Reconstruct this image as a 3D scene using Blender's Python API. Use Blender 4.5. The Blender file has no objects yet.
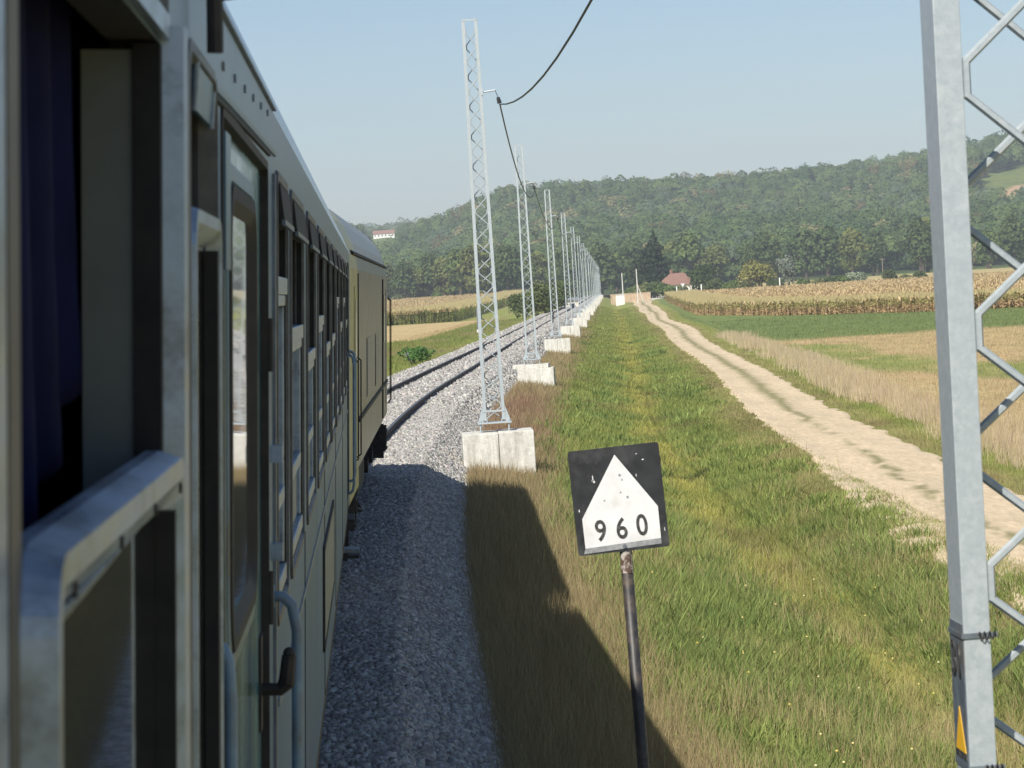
import bpy, bmesh, math, random
import numpy as np
from mathutils import Vector, Matrix
R = math.radians
rng = np.random.default_rng(7)
random.seed(7)
sc = bpy.context.scene
col = sc.collection

# ------------------------------------------------------------------ camera, sky, sun, exposure
ROLL = 0.0628
F = 2700.0
CAMZ = 2.89
yaw, pitch = 0.0491, 0.0343
fw = Vector((math.sin(yaw)*math.cos(pitch), math.cos(yaw)*math.cos(pitch), -math.sin(pitch)))
r0 = Vector((math.cos(yaw), -math.sin(yaw), 0))
u0 = r0.cross(fw)
up = u0*math.cos(ROLL) + r0*math.sin(ROLL)
rt = r0*math.cos(ROLL) - u0*math.sin(ROLL)
cam_d = bpy.data.cameras.new('camera')
cam = bpy.data.objects.new('camera', cam_d); col.objects.link(cam)
M4 = Matrix(((rt.x, up.x, -fw.x, 0), (rt.y, up.y, -fw.y, 0), (rt.z, up.z, -fw.z, CAMZ), (0, 0, 0, 1)))
cam.matrix_world = M4
cam_d.sensor_width = 36; cam_d.lens = 36*F/1024
cam_d.clip_start = 0.05; cam_d.clip_end = 20000
cam_d.dof.use_dof = True; cam_d.dof.focus_distance = 55; cam_d.dof.aperture_fstop = 20
sc.camera = cam

SUNV = Vector((2.75, 4.6, -5.0)).normalized()      # direction of travel of the light
elev = math.asin(-SUNV.z); azim = math.atan2(-SUNV.x, -SUNV.y)   # towards the sun, clockwise from +Y
w = bpy.data.worlds.new('World'); sc.world = w; w.use_nodes = True
nt = w.node_tree; nt.nodes.clear()
wo = nt.nodes.new('ShaderNodeOutputWorld'); bg = nt.nodes.new('ShaderNodeBackground'); sky = nt.nodes.new('ShaderNodeTexSky')
sky.sky_type = 'NISHITA'; sky.sun_disc = False
sky.sun_elevation = elev; sky.sun_rotation = azim
sky.air_density = 1.0; sky.dust_density = 0.9; sky.ozone_density = 3.6; sky.altitude = 100
bg.inputs['Strength'].default_value = 0.082
nt.links.new(sky.outputs[0], bg.inputs[0]); nt.links.new(bg.outputs[0], wo.inputs[0])
sl = bpy.data.lights.new('sun', 'SUN'); sl.energy = 5.0; sl.angle = R(0.55); sl.color = (1.0, 0.94, 0.84)
so = bpy.data.objects.new('sun', sl); col.objects.link(so)
so.rotation_euler = SUNV.to_track_quat('-Z', 'Y').to_euler()
sc.view_settings.view_transform = 'Standard'; sc.view_settings.look = 'None'
sc.view_settings.gamma = 1; sc.view_settings.use_curve_mapping = False
sc.view_settings.exposure = 0.42
sc.render.resolution_x = 1024; sc.render.resolution_y = 768
HAZE = 0.00019

# ------------------------------------------------------------------ helpers
def tag(o, label=None, cat=None, group=None, kind=None):
    if label: o['label'] = label
    if cat: o['category'] = cat
    if group: o['group'] = group
    if kind: o['kind'] = kind
    return o

def empty(name, loc=(0, 0, 0), rot=(0, 0, 0)):
    o = bpy.data.objects.new(name, None); col.objects.link(o)
    o.location = loc; o.rotation_euler = rot; o.empty_display_size = 0.2
    return o

def link(name, me, mat, parent=None, smooth=False):
    o = bpy.data.objects.new(name, me); col.objects.link(o)
    if mat is not None:
        for m in (mat if isinstance(mat, (list, tuple)) else [mat]): me.materials.append(m)
    if parent is not None: o.parent = parent
    if smooth: me.polygons.foreach_set('use_smooth', np.ones(len(me.polygons), bool))
    return o

def np_mesh(name, V, faces, cols=None):
    """V (n,3) ; faces (m,k) int array ; cols (n,3) optional point colours"""
    me = bpy.data.meshes.new(name)
    V = np.asarray(V, np.float32); faces = np.asarray(faces, np.int32)
    m, k = faces.shape
    me.vertices.add(len(V)); me.vertices.foreach_set('co', V.ravel())
    me.loops.add(m*k); me.loops.foreach_set('vertex_index', faces.ravel())
    me.polygons.add(m)
    me.polygons.foreach_set('loop_start', np.arange(0, m*k, k, dtype=np.int32))
    me.polygons.foreach_set('loop_total', np.full(m, k, np.int32))
    me.update(calc_edges=True)
    if cols is not None:
        a = me.color_attributes.new('Col', 'FLOAT_COLOR', 'POINT')
        c = np.ones((len(V), 4), np.float32); c[:, :3] = cols
        a.data.foreach_set('color', c.ravel())
    return me

class MB:
    """collects simple shapes into one mesh"""
    def __init__(s): s.v = []; s.f = []; s.mi = []; s.cur = 0
    def add(s, vs, fs):
        b = len(s.v); s.v += [tuple(v) for v in vs]
        for f in fs: s.f.append(tuple(b+i for i in f)); s.mi.append(s.cur)
        return s
    def box(s, x0, x1, y0, y1, z0, z1):
        return s.add([(x0,y0,z0),(x1,y0,z0),(x1,y1,z0),(x0,y1,z0),(x0,y0,z1),(x1,y0,z1),(x1,y1,z1),(x0,y1,z1)],
                     [(0,3,2,1),(4,5,6,7),(0,1,5,4),(1,2,6,5),(2,3,7,6),(3,0,4,7)])
    def hexa(s, pts):   # 8 points like box order
        return s.add(pts, [(0,3,2,1),(4,5,6,7),(0,1,5,4),(1,2,6,5),(2,3,7,6),(3,0,4,7)])
    def loft(s, secs, close=True, cap=True):
        n = len(secs[0]); b = len(s.v)
        for q in secs: s.v += [tuple(p) for p in q]
        for i in range(len(secs)-1):
            for j in range(n if close else n-1):
                a = b+i*n+j; c = b+i*n+(j+1) % n
                s.f.append((a, c, c+n, a+n)); s.mi.append(s.cur)
        if cap:
            s.f.append(tuple(b+j for j in reversed(range(n)))); s.mi.append(s.cur)
            s.f.append(tuple(b+(len(secs)-1)*n+j for j in range(n))); s.mi.append(s.cur)
        return s
    def tube(s, pts, r, n=8, cap=True):
        pts = [Vector(p) for p in pts]; secs = []
        rr = r if isinstance(r, (list, tuple)) else [r]*len(pts)
        up = None
        for i, p in enumerate(pts):
            if i == 0: t = pts[1]-p
            elif i == len(pts)-1: t = p-pts[i-1]
            else: t = (pts[i+1]-p).normalized()+(p-pts[i-1]).normalized()
            t = t.normalized()
            if up is None:
                a = Vector((0,0,1)) if abs(t.z) < .9 else Vector((0,1,0))
                up = t.cross(a).normalized()
            up = (up-t*up.dot(t)).normalized()
            bi = t.cross(up)
            secs.append([p+(up*math.cos(2*math.pi*k/n)+bi*math.sin(2*math.pi*k/n))*rr[i] for k in range(n)])
        return s.loft(secs, True, cap)
    def prism(s, poly, z0, z1, f=lambda x, y, z: (x, y, z)):
        n = len(poly)
        vs = [f(x, y, z0) for x, y in poly]+[f(x, y, z1) for x, y in poly]
        fs = [tuple(reversed(range(n))), tuple(range(n, 2*n))]+[(i, (i+1) % n, (i+1) % n+n, i+n) for i in range(n)]
        return s.add(vs, fs)
    def sphere(s, c, rx, ry, rz, n=10, m=6):
        secs = []
        for i in range(m+1):
            a = math.pi*i/m-math.pi/2; a = max(-1.5, min(1.5, a))
            secs.append([(c[0]+rx*math.cos(a)*math.cos(2*math.pi*k/n), c[1]+ry*math.cos(a)*math.sin(2*math.pi*k/n), c[2]+rz*math.sin(a)) for k in range(n)])
        return s.loft(secs)
    def build(s, name, mat, parent=None, bevel=0, smooth=False, fix=True):
        me = bpy.data.meshes.new(name); me.from_pydata(s.v, [], s.f); me.update()
        me.polygons.foreach_set('material_index', s.mi)
        if fix or bevel:
            bm = bmesh.new(); bm.from_mesh(me)
            if fix: bmesh.ops.recalc_face_normals(bm, faces=bm.faces)
            if bevel:
                es = [e for e in bm.edges if len(e.link_faces) == 2 and e.calc_face_angle() > .5]
                bmesh.ops.bevel(bm, geom=es, offset=bevel, segments=2, affect='EDGES', profile=.6)
            bm.to_mesh(me); bm.free()
        return link(name, me, mat, parent, smooth)

def copy_tree(o, parent=None):
    c = o.copy(); col.objects.link(c); c.parent = parent
    for ch in [k for k in bpy.data.objects if k.parent == o]: copy_tree(ch, c)
    return c

# ---- materials
def nodes(name):
    m = bpy.data.materials.new(name); m.use_nodes = True
    n = m.node_tree; b = n.nodes['Principled BSDF']
    return m, n, b
def ramp(n, cs):
    r = n.nodes.new('ShaderNodeValToRGB'); e = r.color_ramp.elements
    while len(e) < len(cs): e.new(.5)
    for i, (p, c) in enumerate(cs):
        e[i].position = p; e[i].color = (*c, 1) if len(c) == 3 else c
    return r
def noise(n, vec, scale, detail=6, rough=.6, dim='3D'):
    t = n.nodes.new('ShaderNodeTexNoise'); t.inputs['Scale'].default_value = scale
    t.inputs['Detail'].default_value = detail; t.inputs['Roughness'].default_value = rough
    if vec is not None: n.links.new(vec, t.inputs['Vector'])
    return t
def mixc(n, fac, a, b, mode='MIX'):
    m = n.nodes.new('ShaderNodeMix'); m.data_type = 'RGBA'; m.blend_type = mode
    for s, v in ((m.inputs[0], fac), (m.inputs[6], a), (m.inputs[7], b)):
        if hasattr(v, 'is_output'): n.links.new(v, s)
        elif isinstance(v, (int, float)): s.default_value = v
        else: s.default_value = (*v, 1)
    return m.outputs[2]
def math_n(n, op, a, b=0.0, c=None):
    m = n.nodes.new('ShaderNodeMath'); m.operation = op
    for i, v in enumerate((a, b, c)):
        if v is None: continue
        if hasattr(v, 'is_output'): n.links.new(v, m.inputs[i])
        else: m.inputs[i].default_value = v
    return m.outputs[0]
def vecscale(n, src, sc_):
    m = n.nodes.new('ShaderNodeMapping'); m.inputs['Scale'].default_value = sc_
    n.links.new(src, m.inputs['Vector']); return m.outputs[0]
def bump(n, b, h, strength=.3, dist=.01):
    bp = n.nodes.new('ShaderNodeBump'); bp.inputs['Strength'].default_value = strength; bp.inputs['Distance'].default_value = dist
    n.links.new(h, bp.inputs['Height']); n.links.new(bp.outputs[0], b.inputs['Normal'])

def surf(name, c1, c2, scale=8, rough=.6, metal=0, stretch=(1,1,1), bmp=0, bdist=.01, dirt=None, dscale=2, rough2=None, coat=0, spec=.5, contrast=(.35,.65)):
    """two-tone noisy surface with optional dirt, in object space"""
    m, n, b = nodes(name)
    tc = n.nodes.new('ShaderNodeTexCoord')
    v = vecscale(n, tc.outputs['Object'], stretch)
    t = noise(n, v, scale)
    r = ramp(n, [(contrast[0], c1), (contrast[1], c2)]); n.links.new(t.outputs[0], r.inputs[0])
    c = r.outputs[0]
    if dirt:
        t2 = noise(n, tc.outputs['Object'], dscale, 8, .7)
        r2 = ramp(n, [(.5, (0,0,0)), (.72, (1,1,1))]); n.links.new(t2.outputs[0], r2.inputs[0])
        c = mixc(n, r2.outputs[0], c, dirt)
    n.links.new(c, b.inputs['Base Color'])
    b.inputs['Roughness'].default_value = rough; b.inputs['Metallic'].default_value = metal
    b.inputs['Coat Weight'].default_value = coat; b.inputs['Specular IOR Level'].default_value = spec
    if rough2 is not None:
        mr = n.nodes.new('ShaderNodeMapRange'); mr.inputs[1].default_value = .3; mr.inputs[2].default_value = .7
        mr.inputs[3].default_value = rough; mr.inputs[4].default_value = rough2
        n.links.new(t.outputs[0], mr.inputs[0]); n.links.new(mr.outputs[0], b.inputs['Roughness'])
    if bmp: bump(n, b, t.outputs[0], bmp, bdist)
    return m

def attr_mat(name, rough=.8, trans=0.0, nscale=0, spec=.2, namp=.25):
    m, n, b = nodes(name)
    a = n.nodes.new('ShaderNodeAttribute'); a.attribute_name = 'Col'
    c = a.outputs['Color']
    if nscale:
        g = n.nodes.new('ShaderNodeNewGeometry')
        t = noise(n, g.outputs['Position'], nscale, 4)
        r = ramp(n, [(.3, (1-namp,)*3), (.7, (1+namp,)*3)]); n.links.new(t.outputs[0], r.inputs[0])
        c = mixc(n, 1.0, c, r.outputs[0], 'MULTIPLY')
    n.links.new(c, b.inputs['Base Color'])
    b.inputs['Roughness'].default_value = rough; b.inputs['Specular IOR Level'].default_value = spec
    if trans:
        tr = n.nodes.new('ShaderNodeBsdfTranslucent'); n.links.new(c, tr.inputs[0])
        mx = n.nodes.new('ShaderNodeMixShader'); mx.inputs[0].default_value = trans
        n.links.new(b.outputs[0], mx.inputs[1]); n.links.new(tr.outputs[0], mx.inputs[2])
        n.links.new(mx.outputs[0], n.nodes['Material Output'].inputs['Surface'])
    return m

MAT = {}
MAT['galv'] = surf('galvanised_steel', (.33,.38,.41), (.46,.51,.53), 60, .5, .25, bmp=.15, bdist=.002, dirt=(.49,.53,.55), dscale=22, contrast=(.2,.8))
MAT['concrete'] = surf('concrete', (.52,.51,.47), (.70,.69,.65), 4, .9, stretch=(1,1,.3), bmp=.4, bdist=.02, dirt=(.36,.34,.29), dscale=5)
MAT['rust'] = surf('rusty_rail', (.030,.020,.016), (.065,.042,.032), 12, .8)
MAT['railtop'] = surf('rail_top', (.07,.062,.058), (.12,.11,.105), 6, .4, .5)
MAT['sleeper'] = surf('sleeper_concrete', (.34,.32,.29), (.48,.46,.42), 6, .9)
MAT['alu'] = surf('aluminium_frame', (.24,.31,.40), (.36,.44,.55), 20, .25, .45, stretch=(1,.2,1), dirt=(.12,.13,.13), dscale=9, rough2=.5, bmp=.12, bdist=.003)
MAT['alu_dull'] = surf('dull_aluminium', (.13,.16,.19), (.22,.26,.30), 14, .45, .4, dirt=(.16,.15,.13), dscale=6)
MAT['black'] = surf('black_rubber', (.008,.008,.009), (.02,.019,.018), 20, .7)
MAT['dark_metal'] = surf('dark_dirty_metal', (.015,.013,.012), (.045,.038,.032), 9, .7)
MAT['cloth'] = surf('navy_cloth', (.005,.007,.034), (.010,.013,.060), 6, .9, spec=.1)
MAT['interior'] = surf('interior_panel', (.03,.03,.028), (.05,.05,.045), 4, .6)
MAT['reveal'] = surf('reveal_panel', (.13,.15,.145), (.17,.19,.18), 5, .6)
MAT['winframe'] = surf('window_frame_paint', (.05,.05,.05), (.12,.12,.115), 12, .5)
MAT['beige'] = surf('beige_seal', (.10,.09,.075), (.15,.135,.11), 9, .6)
MAT['blue'] = surf('blue_paint', (.03,.10,.17), (.05,.16,.26), 9, .35, dirt=(.05,.06,.07), dscale=5)
MAT['handrail'] = surf('handrail_paint', (.14,.23,.31), (.22,.32,.41), 18, .35, dirt=(.12,.12,.11), dscale=9)
MAT['white'] = surf('white_paint', (.62,.63,.64), (.72,.73,.74), 7, .5, dirt=(.55,.54,.5), dscale=5)
MAT['signblack'] = surf('sign_black', (.016,.017,.019), (.032,.034,.037), 8, .45, dirt=(.075,.078,.08), dscale=5)
MAT['signgrey'] = surf('sign_grey', (.20,.21,.22), (.32,.33,.34), 30, .6)
MAT['digit'] = surf('digit_black', (.02,.02,.02), (.05,.05,.05), 40, .6, dirt=(.2,.19,.17), dscale=60)
MAT['post'] = surf('post_paint', (.018,.018,.020), (.04,.038,.038), 14, .5, dirt=(.10,.07,.05), dscale=7)
MAT['yellow'] = surf('yellow_paint', (.42,.37,.13), (.52,.46,.19), 6, .4, dirt=(.22,.19,.12), dscale=4)
MAT['yellowsign'] = surf('warning_yellow', (.75,.42,.02), (.80,.48,.03), 9, .5)
MAT['loco'] = surf('loco_paint', (.175,.175,.175), (.26,.255,.245), 4, .30, stretch=(1,1,.25), dirt=(.11,.105,.095), dscale=3, spec=.1)
MAT['roofgrey'] = surf('roof_grey', (.17,.19,.20), (.26,.28,.30), 3, .35, dirt=(.10,.10,.10), dscale=2.2)
MAT['wood'] = surf('weathered_wood', (.16,.13,.10), (.28,.24,.19), 20, .9, stretch=(1,1,.1))
MAT['bark'] = surf('bark', (.05,.04,.03), (.12,.09,.07), 8, .95)
MAT['cable'] = surf('cable_black', (.012,.012,.014), (.02,.02,.022), 5, .5)
MAT['plaster'] = surf('plaster', (.62,.56,.46), (.72,.66,.56), 2, .9)
MAT['tiles'] = surf('roof_tiles', (.20,.11,.085), (.29,.16,.12), 3, .85)
MAT['whitewall'] = surf('white_wall', (.75,.74,.70), (.82,.81,.78), 2, .9)
MAT['pinkwall'] = surf('pinkish_plaster', (.40,.30,.20), (.50,.38,.26), 1.5, .9)
MAT['windark'] = surf('window_dark', (.02,.025,.03), (.04,.045,.05), 2, .15)

# grimy glossy body paint
def body_paint(name='coach_paint', spec=.05, lo=.25, hi=.5):
    m, n, b = nodes(name)
    tc = n.nodes.new('ShaderNodeTexCoord'); o = tc.outputs['Object']
    t = noise(n, vecscale(n, o, (1, 2.2, .12)), 2.2, 7, .65)          # vertical streaks
    r = ramp(n, [(.32, (.080,.135,.195)), (.62, (.165,.25,.345))]); n.links.new(t.outputs[0], r.inputs[0])
    t2 = noise(n, vecscale(n, o, (1, .9, .22)), 1.1, 5, .6)           # patches of older blue paint
    r2 = ramp(n, [(.56, (0,0,0)), (.66, (1,1,1))]); n.links.new(t2.outputs[0], r2.inputs[0])
    sep = n.nodes.new('ShaderNodeSeparateXYZ'); n.links.new(o, sep.inputs[0])
    low = n.nodes.new('ShaderNodeMapRange'); low.inputs[1].default_value = 2.3; low.inputs[2].default_value = 2.0
    n.links.new(sep.outputs['Z'], low.inputs[0])
    f = math_n(n, 'MULTIPLY', r2.outputs[0], low.outputs[0]); f = math_n(n, 'MULTIPLY', f, .7)
    c = mixc(n, f, r.outputs[0], (.04,.13,.26))
    t3 = noise(n, o, 30, 6, .7)
    r3 = ramp(n, [(.58, (0,0,0)), (.75, (1,1,1))]); n.links.new(t3.outputs[0], r3.inputs[0])
    c = mixc(n, math_n(n, 'MULTIPLY', r3.outputs[0], .6), c, (.05,.045,.042))
    t5 = noise(n, vecscale(n, o, (1, 1.4, .5)), 7, 8, .8); r5 = ramp(n, [(.62, (0,0,0)), (.68, (1,1,1))]); n.links.new(t5.outputs[0], r5.inputs[0])
    c = mixc(n, math_n(n, 'MULTIPLY', r5.outputs[0], .45), c, (.16,.085,.045))
    n.links.new(c, b.inputs['Base Color'])
    mr = n.nodes.new('ShaderNodeMapRange'); mr.inputs[3].default_value = lo; mr.inputs[4].default_value = hi
    n.links.new(t.outputs[0], mr.inputs[0]); n.links.new(mr.outputs[0], b.inputs['Roughness'])
    t4 = noise(n, o, 1.5, 3); bump(n, b, t4.outputs[0], .25, .012)
    zr = n.nodes.new('ShaderNodeMapRange'); zr.inputs[1].default_value = 3.27; zr.inputs[2].default_value = 3.36; zr.inputs[3].default_value = spec; zr.inputs[4].default_value = .5
    n.links.new(sep.outputs['Z'], zr.inputs[0]); n.links.new(zr.outputs[0], b.inputs['Specular IOR Level'])
    return m
MAT['body'] = body_paint()
MAT['bodytop'] = body_paint('coach_roof_paint', .5, .12, .32)
def stained_concrete():
    m, n, b = nodes('stained_concrete')
    g = n.nodes.new('ShaderNodeNewGeometry'); p = g.outputs['Position']
    t = noise(n, vecscale(n, p, (7, 7, .9)), 1.0, 7, .7); r = ramp(n, [(.34, (.42,.405,.36)), (.48, (.56,.55,.50)), (.64, (.68,.67,.62))]); n.links.new(t.outputs[0], r.inputs[0])
    t2 = noise(n, p, 9, 8, .75); r2 = ramp(n, [(.3, (.78,.77,.75)), (.6, (1.06,1.06,1.06))]); n.links.new(t2.outputs[0], r2.inputs[0])
    c = mixc(n, 1., r.outputs[0], r2.outputs[0], 'MULTIPLY')
    v = n.nodes.new('ShaderNodeTexVoronoi'); v.inputs['Scale'].default_value = 22; n.links.new(p, v.inputs['Vector'])
    r3 = ramp(n, [(.05, (1,1,1)), (.13, (0,0,0))]); n.links.new(v.outputs['Distance'], r3.inputs[0])
    c = mixc(n, math_n(n, 'MULTIPLY', r3.outputs[0], .5), c, (.22,.21,.19))
    n.links.new(c, b.inputs['Base Color']); b.inputs['Roughness'].default_value = .93; bump(n, b, t2.outputs[0], .6, .03); return m
MAT['stained'] = stained_concrete()
def door_paint():
    m = surf('door_paint', (.025,.12,.16), (.06,.20,.25), 3, .14, stretch=(1,1,.3), dirt=(.06,.08,.08), dscale=4, coat=.15, rough2=.3, spec=.2)
    return m
MAT['door'] = door_paint()
def glass():
    m, n, b = nodes('window_glass')
    b.inputs['Base Color'].default_value = (.012,.016,.015,1); b.inputs['Roughness'].default_value = .04
    b.inputs['IOR'].default_value = 1.52; b.inputs['Coat Weight'].default_value = .6; b.inputs['Coat Roughness'].default_value = .02
    tc = n.nodes.new('ShaderNodeTexCoord'); t = noise(n, tc.outputs['Object'], 3, 2)
    bump(n, b, t.outputs[0], .03, .01)
    t2 = noise(n, tc.outputs['Object'], 25, 6, .7)
    r = ramp(n, [(.4, (.012,.016,.015)), (.8, (.05,.05,.045))]); n.links.new(t2.outputs[0], r.inputs[0]); n.links.new(r.outputs[0], b.inputs['Base Color'])
    return m
MAT['glass'] = glass()
MAT['leaf'] = attr_mat('foliage', .75, .25, 0, .2)
MAT['blade'] = attr_mat('grass_blades', .75, .3, 0, .25)
MAT['corn'] = attr_mat('corn_leaves', .8, .25, 0, .15)
MAT['stone'] = attr_mat('ballast_stone', .9, 0, 25, .2)

# ------------------------------------------------------------------ track line and terrain
def sstep(x, a, b):
    t = np.clip((np.asarray(x, float)-a)/(b-a), 0, 1); return t*t*(3-2*t)
def xc(y):
    y = np.asarray(y, float)
    a = np.minimum(y, 92.)
    return -1.865+((a-13)**2-80)/1800.+np.maximum(y-92., 0)*.0878
def heading(y): return min(y-13, 79.)/900.
def cant(y): return ROLL*(1-sstep(y, 95, 170))

def vnoise(x, y, seed=0):
    """cheap smooth value noise"""
    xi = np.floor(x).astype(np.int64); yi = np.floor(y).astype(np.int64)
    fx = x-xi; fy = y-yi; fx = fx*fx*(3-2*fx); fy = fy*fy*(3-2*fy)
    def h(a, b):
        n_ = (a*374761393+b*668265263+seed*1442695) & 0xffffffff
        n_ = ((n_ ^ (n_ >> 13))*1274126177) & 0xffffffff
        return ((n_ ^ (n_ >> 16)) & 0xffff)/65535.
    return (h(xi, yi)*(1-fx)+h(xi+1, yi)*fx)*(1-fy)+(h(xi, yi+1)*(1-fx)+h(xi+1, yi+1)*fx)*fy
def fbm(x, y, seed=0, o=4):
    s = 0; a = .5; t = 0
    for i in range(o):
        s = s+a*vnoise(x*2**i+17*i, y*2**i+31*i, seed+i); t += a; a *= .55
    return s/t

PS = np.array([-9999, -7, -4, -2.9, -2.4, 2.3, 2.75, 4.5, 6.0, 7.7, 9.3, 10.3, 9999.])
PZ = np.array([-1.6, -1.6, -1.2, -.9, -1.1, -1.1, -.9, -1.15, -1.6, -2.0, -1.75, -1.6, -1.6])
def ground_z(s, y):
    s = np.asarray(s, float); y = np.asarray(y, float)
    z = np.interp(s, PS, PZ)
    z = z+.22*sstep(np.abs(s), 8, 30)*0+2.2*sstep(y, 480, 1000)*sstep(np.abs(s), 6, 24)
    z = z+(fbm(s*.7, y*.25, 3)-.5)*.18*sstep(np.abs(s), 2.9, 5)*(1-sstep(np.abs(s), 60, 90))
    return z
def road_l(y): return 10.25-.45*(1-sstep(y, 44, 70))+.75*sstep(y, 40, 85)+.22*np.sin(np.asarray(y)/19.+.6)*sstep(y, 60, 90)+.5*sstep(y, 300, 600)
def road_w(y): return 2.65+.35*(1-sstep(y, 44, 70))+.25*np.sin(np.asarray(y)/31.)+1.2*sstep(y, 250, 600)

G_GREEN = np.array((.13,.19,.05)); G_BRIGHT = np.array((.215,.265,.078)); G_YEL = np.array((.37,.345,.095))
STRAW = np.array((.46,.39,.20)); BROWN = np.array((.20,.145,.08)); SOIL = np.array((.42,.30,.18)); ROADC = np.array((.56,.46,.32))
PINKST = np.array((.56,.44,.33))
def lerp(a, b, t): return a*(1-t[..., None])+b*t[..., None]
def zone_col(s, y):
    """albedo of the ground cover at lateral s and distance y"""
    s = np.asarray(s, float); y = np.asarray(y, float)
    n1 = np.clip((fbm(s*.55, y*.22, 11)-.5)*1.7+.5, 0, 1); n2 = fbm(s*1.7, y*.6, 21); n3 = fbm(s*.12, y*.05, 31)
    c = lerp(G_GREEN[None], G_BRIGHT[None], n1)
    c = lerp(c, G_YEL[None], .35*n2+.1)
    # ditch: yellow green strip
    dt = np.exp(-((s-7.5-.9*(n3-.5)-.5*(n1-.5))/.75)**2)*np.clip(.1+1.3*n1, 0, 1)*(1-.4*sstep(y, 160, 320))
    c = lerp(c, G_YEL*1.1, dt*.85)
    mp_ = sstep(fbm(s*.9, y*.30, 131), .56, .72)*(s > 3.5)
    c = lerp(c, np.array((.16,.12,.075)), mp_*.45)
    # brownish dry strip next to the ballast
    br = (1-sstep(np.abs(s)+1.3*(n1-.5), 3.2, 5.2))
    c = lerp(c, lerp(BROWN[None]*1.15, STRAW[None]*.7, n2), br*.85)
    # dry grass in the near ground
    dr = (1-sstep(y+14*(n1-.5)+8*(n2-.5), 27, 42))*sstep(s, 2.5, 4)*(s < 14)
    c = lerp(c, STRAW*.95, dr*np.clip(-.05+.9*n2, 0, .75))
    # verges of the road
    L = road_l(y); W = road_w(y)
    vg = np.exp(-((s-L+.35)/.7)**2)+np.exp(-((s-L-W-.3)/.5)**2)
    c = lerp(c, lerp(BROWN[None]*1.2, STRAW[None]*.85, n1), np.clip(vg*(.3+.7*n2), 0, 1)*.8)
    # fields on the right
    R_ = sstep(s, L+W+1.2, L+W+2.0)
    st = lerp(SOIL[None], STRAW[None]*.9, n2)
    gp = sstep(fbm(s*.12, y*.028, 41), .46, .60)
    st = lerp(st, G_BRIGHT*.95, gp*.85)
    c = lerp(c, st, R_*(y < 900))
    gs = sstep(y+3*(n2-.5), 176, 186)*sstep(s, L+W+1.2, L+W+2)
    c = lerp(c, lerp(np.array((.135,.18,.062))[None], np.array((.17,.215,.078))[None], n2), gs)
    tanr = sstep(y, 640, 660)*sstep(s, 25, 30)*(1-sstep(y, 880, 900))
    c = lerp(c, STRAW*.9, tanr)
    # fields on the left
    lf = sstep(-s, 13.2, 14.2)*sstep(y+.2*s, 268, 274)*(1-sstep(y, 446, 450))
    c = lerp(c, lerp(SOIL[None]*1.05, STRAW[None], n2), lf)
    lg = sstep(-s, 6, 9)*(1-sstep(y, 446, 452))*(1-lf)
    c = lerp(c, lerp(G_GREEN[None], G_YEL[None]*.62, n1), lg*.8)
    c = lerp(c, STRAW*.6, sstep(fbm(s*.35, y*.06, 141), .52, .66)*(s < -3)*(1-lf)*.7)
    far = sstep(y, 930, 990)
    c = lerp(c, np.array((.05,.075,.025)), far)
    return c

# ground: one sheet
ys = [-700, -300, -100, -40, -10]; y_ = 0.
while y_ < 4600: ys.append(y_); y_ += max(.45, y_*.011)
ys = np.array(ys)
sp = [2.2]; st_ = .22
while sp[-1] < 3200:
    sp.append(sp[-1]+(.22 if sp[-1] < 19 else st_)); st_ = st_*1.13 if sp[-1] > 19 else st_
sn = [-2.2]; st_ = .3
while sn[-1] > -3200:
    sn.append(sn[-1]-(.3 if sn[-1] > -9 else st_)); st_ = st_*1.15 if sn[-1] < -9 else st_
ss = np.array(sn[::-1]+[0.]+sp)
S, Y = np.meshgrid(ss, ys)
Z = ground_z(S, Y); X = xc(Y)+S
V = np.stack([X, Y, Z], -1).reshape(-1, 3)
ny, nx = S.shape
idx = np.arange(ny*nx).reshape(ny, nx)
Fq = np.stack([idx[:-1, :-1], idx[:-1, 1:], idx[1:, 1:], idx[1:, :-1]], -1).reshape(-1, 4)
me = np_mesh('ground', V, Fq, zone_col(S.ravel(), Y.ravel()))
def ground_mat():
    m, n, b = nodes('ground_cover')
    a = n.nodes.new('ShaderNodeAttribute'); a.attribute_name = 'Col'
    g = n.nodes.new('ShaderNodeNewGeometry'); p = g.outputs['Position']
    t1 = noise(n, p, 9, 8, .75); t2 = noise(n, vecscale(n, p, (1, .35, 1)), .9, 6, .65)
    r1 = ramp(n, [(.3, (.55,.55,.55)), (.7, (1.45,1.42,1.35))]); n.links.new(t1.outputs[0], r1.inputs[0])
    r2 = ramp(n, [(.3, (.75,.78,.75)), (.7, (1.25,1.2,1.15))]); n.links.new(t2.outputs[0], r2.inputs[0])
    c = mixc(n, 1., a.outputs['Color'], r1.outputs[0], 'MULTIPLY'); c = mixc(n, 1., c, r2.outputs[0], 'MULTIPLY')
    n.links.new(c, b.inputs['Base Color']); b.inputs['Roughness'].default_value = .95; b.inputs['Specular IOR Level'].default_value = .1
    bump(n, b, t1.outputs[0], .8, .06)
    return m
tag(link('ground', me, ground_mat(), None, True), kind='structure')

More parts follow.
